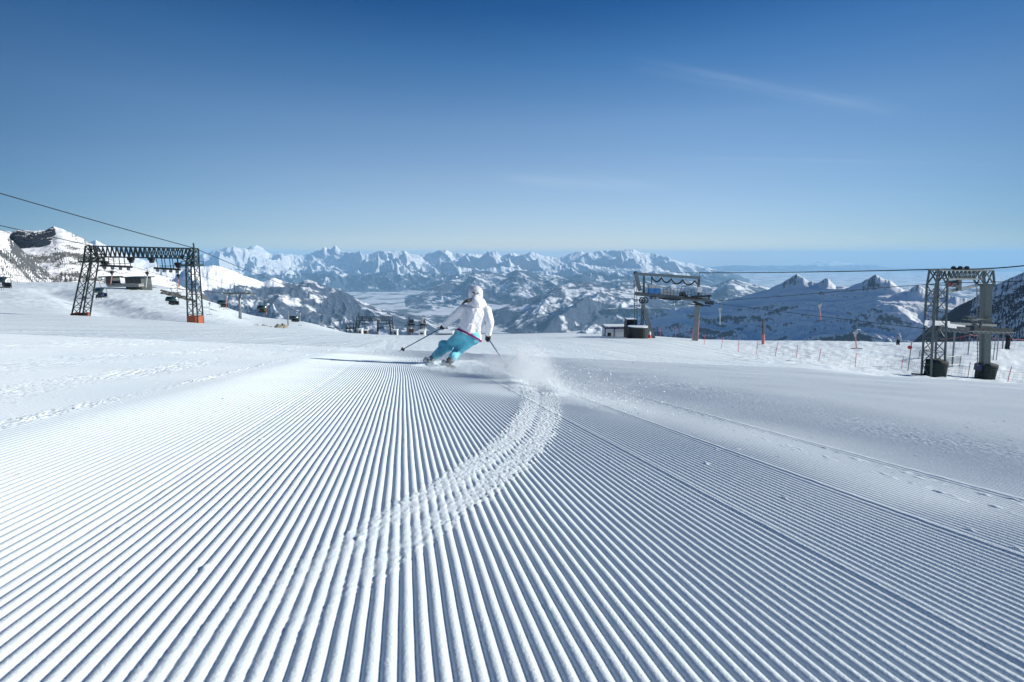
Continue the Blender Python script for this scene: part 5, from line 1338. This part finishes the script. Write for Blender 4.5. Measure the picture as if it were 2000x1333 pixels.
# hood and collar resting on the shoulders
blob('hood', [(S(921, 596, .10), .085, S(939, 598, .08), .085), (S(930, 589, .08), .110, S(931, 598, .04), .11), (S(920, 588, .16), .06, S(920, 596, .1), .075), (S(941, 589, .16), .06, S(943, 597, .1), .075)], M['jacket'], sk, 0.011, 2)
# magenta band under the hem
def ringband(c1, c2, r0, mat, name, hgt=0.03, up=None):
    ax = (c2 - c1).normalized(); w = (c2 - c1).length / 2; c = (c1 + c2) / 2
    upv = (chest - pel).normalized(); upv = (upv - ax * upv.dot(ax)).normalized(); dp = ax.cross(upv)
    mb = MB(); n = 26; vs = []
    for zz in (-hgt, hgt):
        for k_ in range(n):
            an = 2 * math.pi * k_ / n; vs.append(c + ax * math.cos(an) * w + dp * math.sin(an) * r0 + upv * zz)
    fs = [(k_, (k_ + 1) % n, n + (k_ + 1) % n, n + k_) for k_ in range(n)] + [tuple(range(n)), tuple(range(n, 2 * n))]
    mb.add(vs, fs); return mb.build(name, mat, sk, smooth=False)
ringband(S(892.0, 643.0, -.03), S(940.5, 667.5, -.03), .182, M['magenta'], 'waistband', .015)
tr_ = [(S(905, 648, -.02), .12, S(926, 657, -.04), .12), (pel, .155, hiL, .13), (pel, .155, hiR, .14), (S(902, 650, 0), .09, S(925, 658, -.04), .11), (hiL, .128, knL, .088), (knL, .09, S(861, 686, .12), .09), (S(861, 686, .12), .09, anL + Vector((0.02, 0, .02)), .080),
  (hiR, .122, knR, .095), (knR, .098, S(891, 689, .06), .085), (S(891, 689, .06), .085, anR, .080), (S(866, 674, .2), .10, S(876, 680, .15), .08)]
blob('trousers', tr_, M['trousers'], sk, 0.011, 2)
ftL, ftR = at(837, 706, YL), at(876, 708, YRt)
tdir = Vector((-0.25, 0.96, -0.15)).normalized()
blob('boot', [(anL, .062, ftL, .062), (ftL - tdir * .08, .052, ftL + tdir * .14, .045)], M['boot'], sk, 0.01)
blob('boot', [(anR, .064, ftR, .064), (ftR - tdir * .08, .054, ftR + tdir * .14, .046)], M['black'], sk, 0.01)
# helmet
hc = head + Vector((0, 0, .02))
hel = blob('helmet', [(hc, .135, hc + Vector((0.01, .03, -.01)), .130), (hc + Vector((-.02, 0, -.05)), .11, hc + Vector((.03, 0, -.05)), .11)], M['helmet'], sk, 0.011, 2)
for du, dv, w_ in ((-3.5, -3, .022), (4.2, -2.0, .014)):
    p = S(929.5 + du, 574 + dv, .22); d = (Vector((0, 0, CZ)) - p).normalized(); q = hc + (Vector((p.x, hc.y, p.z)) - hc); 
    rel = Vector((p.x - hc.x, 0, p.z - hc.z)); dep_ = math.sqrt(max(0.0001, .131 ** 2 - rel.length ** 2)); c = hc + rel + Vector((0, -dep_, 0))
    MB().bar(c - Vector((w_, 0, -w_ * .25)), c + Vector((w_, 0, -w_ * .25)), .016, .014).build('vent', M['black'], hel)
blob('ear', [(head + Vector((-.10, .0, -.02)), .022, head + Vector((-.10, .0, .01)), .02)], M['skin'], body, .008)
blob('goggle_strap', [(hc + Vector((-.132, .0, -.0)), .014, hc + Vector((0, -.134, -.012)), .012), (hc + Vector((0, -.134, -.012)), .012, hc + Vector((.132, .0, -.0)), .014)], M['steel_mid'], hel, .009)
# hair swept to the left of the neck
blob('hair', [(S(921, 586, .02), .03, S(912, 588.5, -.03), .03), (S(912, 588.5, -.03), .028, S(905, 592, -.04), .018), (S(905, 592, -.04), .018, S(900.5, 597, -.02), .007)], M['hair'], sk, .009)
# gloves: palm, four curled fingers and a thumb closed round the grip
tipL, tipR = at(779, 687, yb + .35), at(993, 729, yb - .62)
gnd = H(tipR.x, tipR.y); tipR.z = max(tipR.z, gnd + 0.02)
def glove(hd, wr, tip):
    pd = (tip - hd).normalized(); fd = (hd - wr).normalized(); side = fd.cross(pd).normalized(); front = pd.cross(side).normalized()
    if front.dot(fd) < 0: front = -front
    caps = [(wr, .048, hd - fd * .02, .045), (hd - front * .02 - pd * .03, .036, hd - front * .02 + pd * .035, .034)]
    for i in range(4):
        b0_ = hd + pd * (-.038 + .026 * i) + side * .028; L_ = (.050, .056, .053, .044)[i]
        m1 = b0_ + front * L_ * .8 + side * .006; m2 = m1 - side * .036 + front * .004; m3 = m2 - side * .014 - front * .022
        caps += [(b0_, .0145, m1, .0135), (m1, .0135, m2, .0125), (m2, .0125, m3, .011)]
    t0_ = hd - side * .03 - pd * .03; t1_ = t0_ + front * .03 - side * .008 - pd * .012; t2_ = t1_ + front * .026 + side * .012
    caps += [(t0_, .017, t1_, .0155), (t1_, .0155, t2_, .013)]
    g_ = blob('glove', caps, M['black'], sk, .0065, 1)
    blob('cuff', [(wr - fd * .035, .052, wr + fd * .01, .05)], M['black'], g_, .011)
glove(hdL, wrL, tipL); glove(hdR, wrR, tipR)
# poles and skis are things of their own
def ski_pole(hd, tip, label):
    pd = (tip - hd).normalized(); t_ = wthing('ski_pole', label, 'ski pole', hd, 'ski poles of the skier')
    MB().tube([hd - pd * .075, hd - pd * .06, hd + pd * .06], .017, 10).disc(hd - pd * .08, pd, .024, .02, 10).build('grip', M['black'], t_)
    MB().tube([hd + pd * .06, tip - pd * .04], .0105, 8, .008).build('shaft', M['pole'], t_)
    MB().disc(tip - pd * .09, pd, .042, .014, 16, .012).bar(tip - pd * .09 - Vector((.04, 0, 0)), tip - pd * .09 + Vector((.04, 0, 0)), .012).build('basket', M['black'], t_)
    MB().tube([tip - pd * .05, tip], .006, 6, .003).build('tip', M['steel_grey'], t_)
ski_pole(hdL, tipL, 'blue ski pole held out to the left in the left hand')
ski_pole(hdR, tipR, 'blue ski pole trailing on the right, its tip in the snow spray')
def ski(c, label):
    L_ = 1.62; n = 40; w0 = .036; t_ = wthing('ski', label, 'ski', c, 'skis of the skier')
    side = tdir.cross(Vector((0, 0, 1))).normalized(); tilt = Matrix.Rotation(R(-38), 3, tdir) ; side = tilt @ side; up = side.cross(tdir).normalized()
    vs = []; fs = []
    for i in range(n + 1):
        f = i / n; s_ = (f - .45) * L_; ww = w0 * (1.35 - 1.25 * f * (1 - f) * 1.4) * (1 if f < .94 else max(.15, math.sqrt(max(0, 1 - ((f - .94) / .062) ** 2)))); lift = .045 * max(0, (f - .87) / .13) ** 2
        p = c + tdir * s_ + Vector((0, 0, lift)) - up * (-.012 * math.sin(f * math.pi))
        vs += [p - side * ww - up * .006, p + side * ww - up * .006, p + side * ww + up * .007, p - side * ww + up * .007]
    for i in range(n):
        b_ = i * 4
        for k_ in range(4): fs.append((b_ + k_, b_ + (k_ + 1) % 4, b_ + 4 + (k_ + 1) % 4, b_ + 4 + k_))
    fs += [(3, 2, 1, 0), (n * 4, n * 4 + 1, n * 4 + 2, n * 4 + 3)]
    MB().add(vs, fs).build('blade', M['ski'], t_)
    MB().bar(c - tdir * .18 + up * .018, c - tdir * .06 + up * .018, .05, .03).bar(c + tdir * .08 + up * .018, c + tdir * .17 + up * .018, .05, .03).build('binding', M['rubber'], t_)
for ft_, lab in ((ftL, 'ski under the grey left boot, edged into the snow'), (ftR, 'ski under the black right boot, edged into the snow')):
    c = ft_ + Vector((0, 0, -.062)); gz_ = H(c.x, c.y); c.z = max(c.z, gz_ + .01) if c.z < gz_ else c.z; ski(c, lab)

# ------------------------------------------------------------------ powder thrown up by the skis
spx = [(842, 720, .0, .10, 1.0), (868, 728, .0, .12, 1.1), (905, 728, .05, .15, 1.6), (945, 733, .05, .18, 1.3), (985, 740, .08, .20, 1.2), (1012, 738, .16, .19, 1.7), (1034, 742, .22, .20, 1.7), (1052, 752, .12, .19, 1.5),
       (1085, 764, .05, .22, .6), (1140, 780, .03, .26, .35), (1220, 800, .03, .30, .2)]
pts = []
for u, v, h_, r_, w_ in spx:
    x, y = gpx(u, v); pts.append((Vector((x, y, H(x, y) + h_)), r_, w_))
lo = Vector((min(p.x - r_ * 2.2 for p, r_, w_ in pts), min(p.y - r_ * 2.2 for p, r_, w_ in pts), min(p.z - r_ * 1.0 for p, r_, w_ in pts)))
hi = Vector((max(p.x + r_ * 2.2 for p, r_, w_ in pts), max(p.y + r_ * 2.2 for p, r_, w_ in pts), max(p.z + r_ * 2.0 for p, r_, w_ in pts)))
sm, nt, b = newmat('powder_snow_cloud'); nt.nodes.remove(b); L = nt.links.new
geo = nd(nt, "ShaderNodeNewGeometry"); acc = None
def mt2(op, a, bb=None, cl=False):
    n = nd(nt, "ShaderNodeMath", operation=op); n.use_clamp = cl
    for i, v in enumerate((a, bb)):
        if v is None: continue
        if isinstance(v, (int, float)): n.inputs[i].default_value = v
        else: L(v, n.inputs[i])
    return n.outputs[0]
wp_n = nd(nt, "ShaderNodeTexNoise"); wp_n.inputs['Scale'].default_value = 3.0; wp_n.inputs['Detail'].default_value = 3; L(geo.outputs['Position'], wp_n.inputs['Vector'])
wv = nd(nt, "ShaderNodeVectorMath", operation='MULTIPLY_ADD'); L(wp_n.outputs['Color'], wv.inputs[0]); wv.inputs[1].default_value = (.35, .35, .30); L(geo.outputs['Position'], wv.inputs[2])
wv2 = nd(nt, "ShaderNodeVectorMath", operation='SUBTRACT'); L(wv.outputs[0], wv2.inputs[0]); wv2.inputs[1].default_value = (.175, .175, .15)
for p, r_, w_ in pts:
    sb = nd(nt, "ShaderNodeVectorMath", operation='DISTANCE'); L(wv2.outputs[0], sb.inputs[0]); sb.inputs[1].default_value = p
    d = mt2('DIVIDE', sb.outputs['Value'], r_); g_ = mt2('MULTIPLY', mt2('POWER', 2.718, mt2('MULTIPLY', mt2('MULTIPLY', d, d), -1.0)), w_)
    acc = g_ if acc is None else mt2('ADD', acc, g_)
n1 = nd(nt, "ShaderNodeTexNoise"); n1.inputs['Scale'].default_value = 7.0; n1.inputs['Detail'].default_value = 5; n1.inputs['Roughness'].default_value = .65; L(geo.outputs['Position'], n1.inputs['Vector'])
den = mt2('MULTIPLY', mt2('SUBTRACT', acc, 0.03, True), mt2('MULTIPLY', mt2('SUBTRACT', n1.outputs[0], .30, True), 11.0))
pv = nd(nt, "ShaderNodeVolumePrincipled"); pv.inputs['Color'].default_value = (.985, .99, .995, 1); pv.inputs['Anisotropy'].default_value = .2; L(den, pv.inputs['Density'])
L(pv.outputs[0], nt.nodes['Material Output'].inputs['Volume'])
mb = MB(); mb.box(lo.x, lo.y, lo.z, hi.x, hi.y, hi.z); spray = _build(mb, 'snow_spray', sm); tag(spray, kind='stuff')

# loose grains flying in the plume
rg = np.random.default_rng(5); mb = MB(); N_G = 9000
ws = np.array([w_ * r_ for p, r_, w_ in pts]); ws /= ws.sum(); idx = rg.choice(len(pts), N_G, p=ws)
tet = [Vector((1, 1, 1)), Vector((-1, -1, 1)), Vector((-1, 1, -1)), Vector((1, -1, -1))]
for i_ in idx:
    p, r_, w_ = pts[i_]; o_ = rg.normal(0, r_ * 0.75, 3); c = p + Vector(o_)
    if c.z < plane_z(c.x, c.y) - 0.02: c.z = plane_z(c.x, c.y) + abs(c.z - plane_z(c.x, c.y)) * 0.5
    sz = float(rg.uniform(0.0012, 0.0048)); q = Matrix.Rotation(float(rg.uniform(0, 6.28)), 3, Vector(rg.normal(0, 1, 3)).normalized())
    mb.add([c + q @ t_ * sz for t_ in tet], [(0, 1, 2), (0, 3, 1), (0, 2, 3), (1, 3, 2)])
gr = _build(mb, 'snow_grains', M['snow']); tag(gr, kind='stuff')
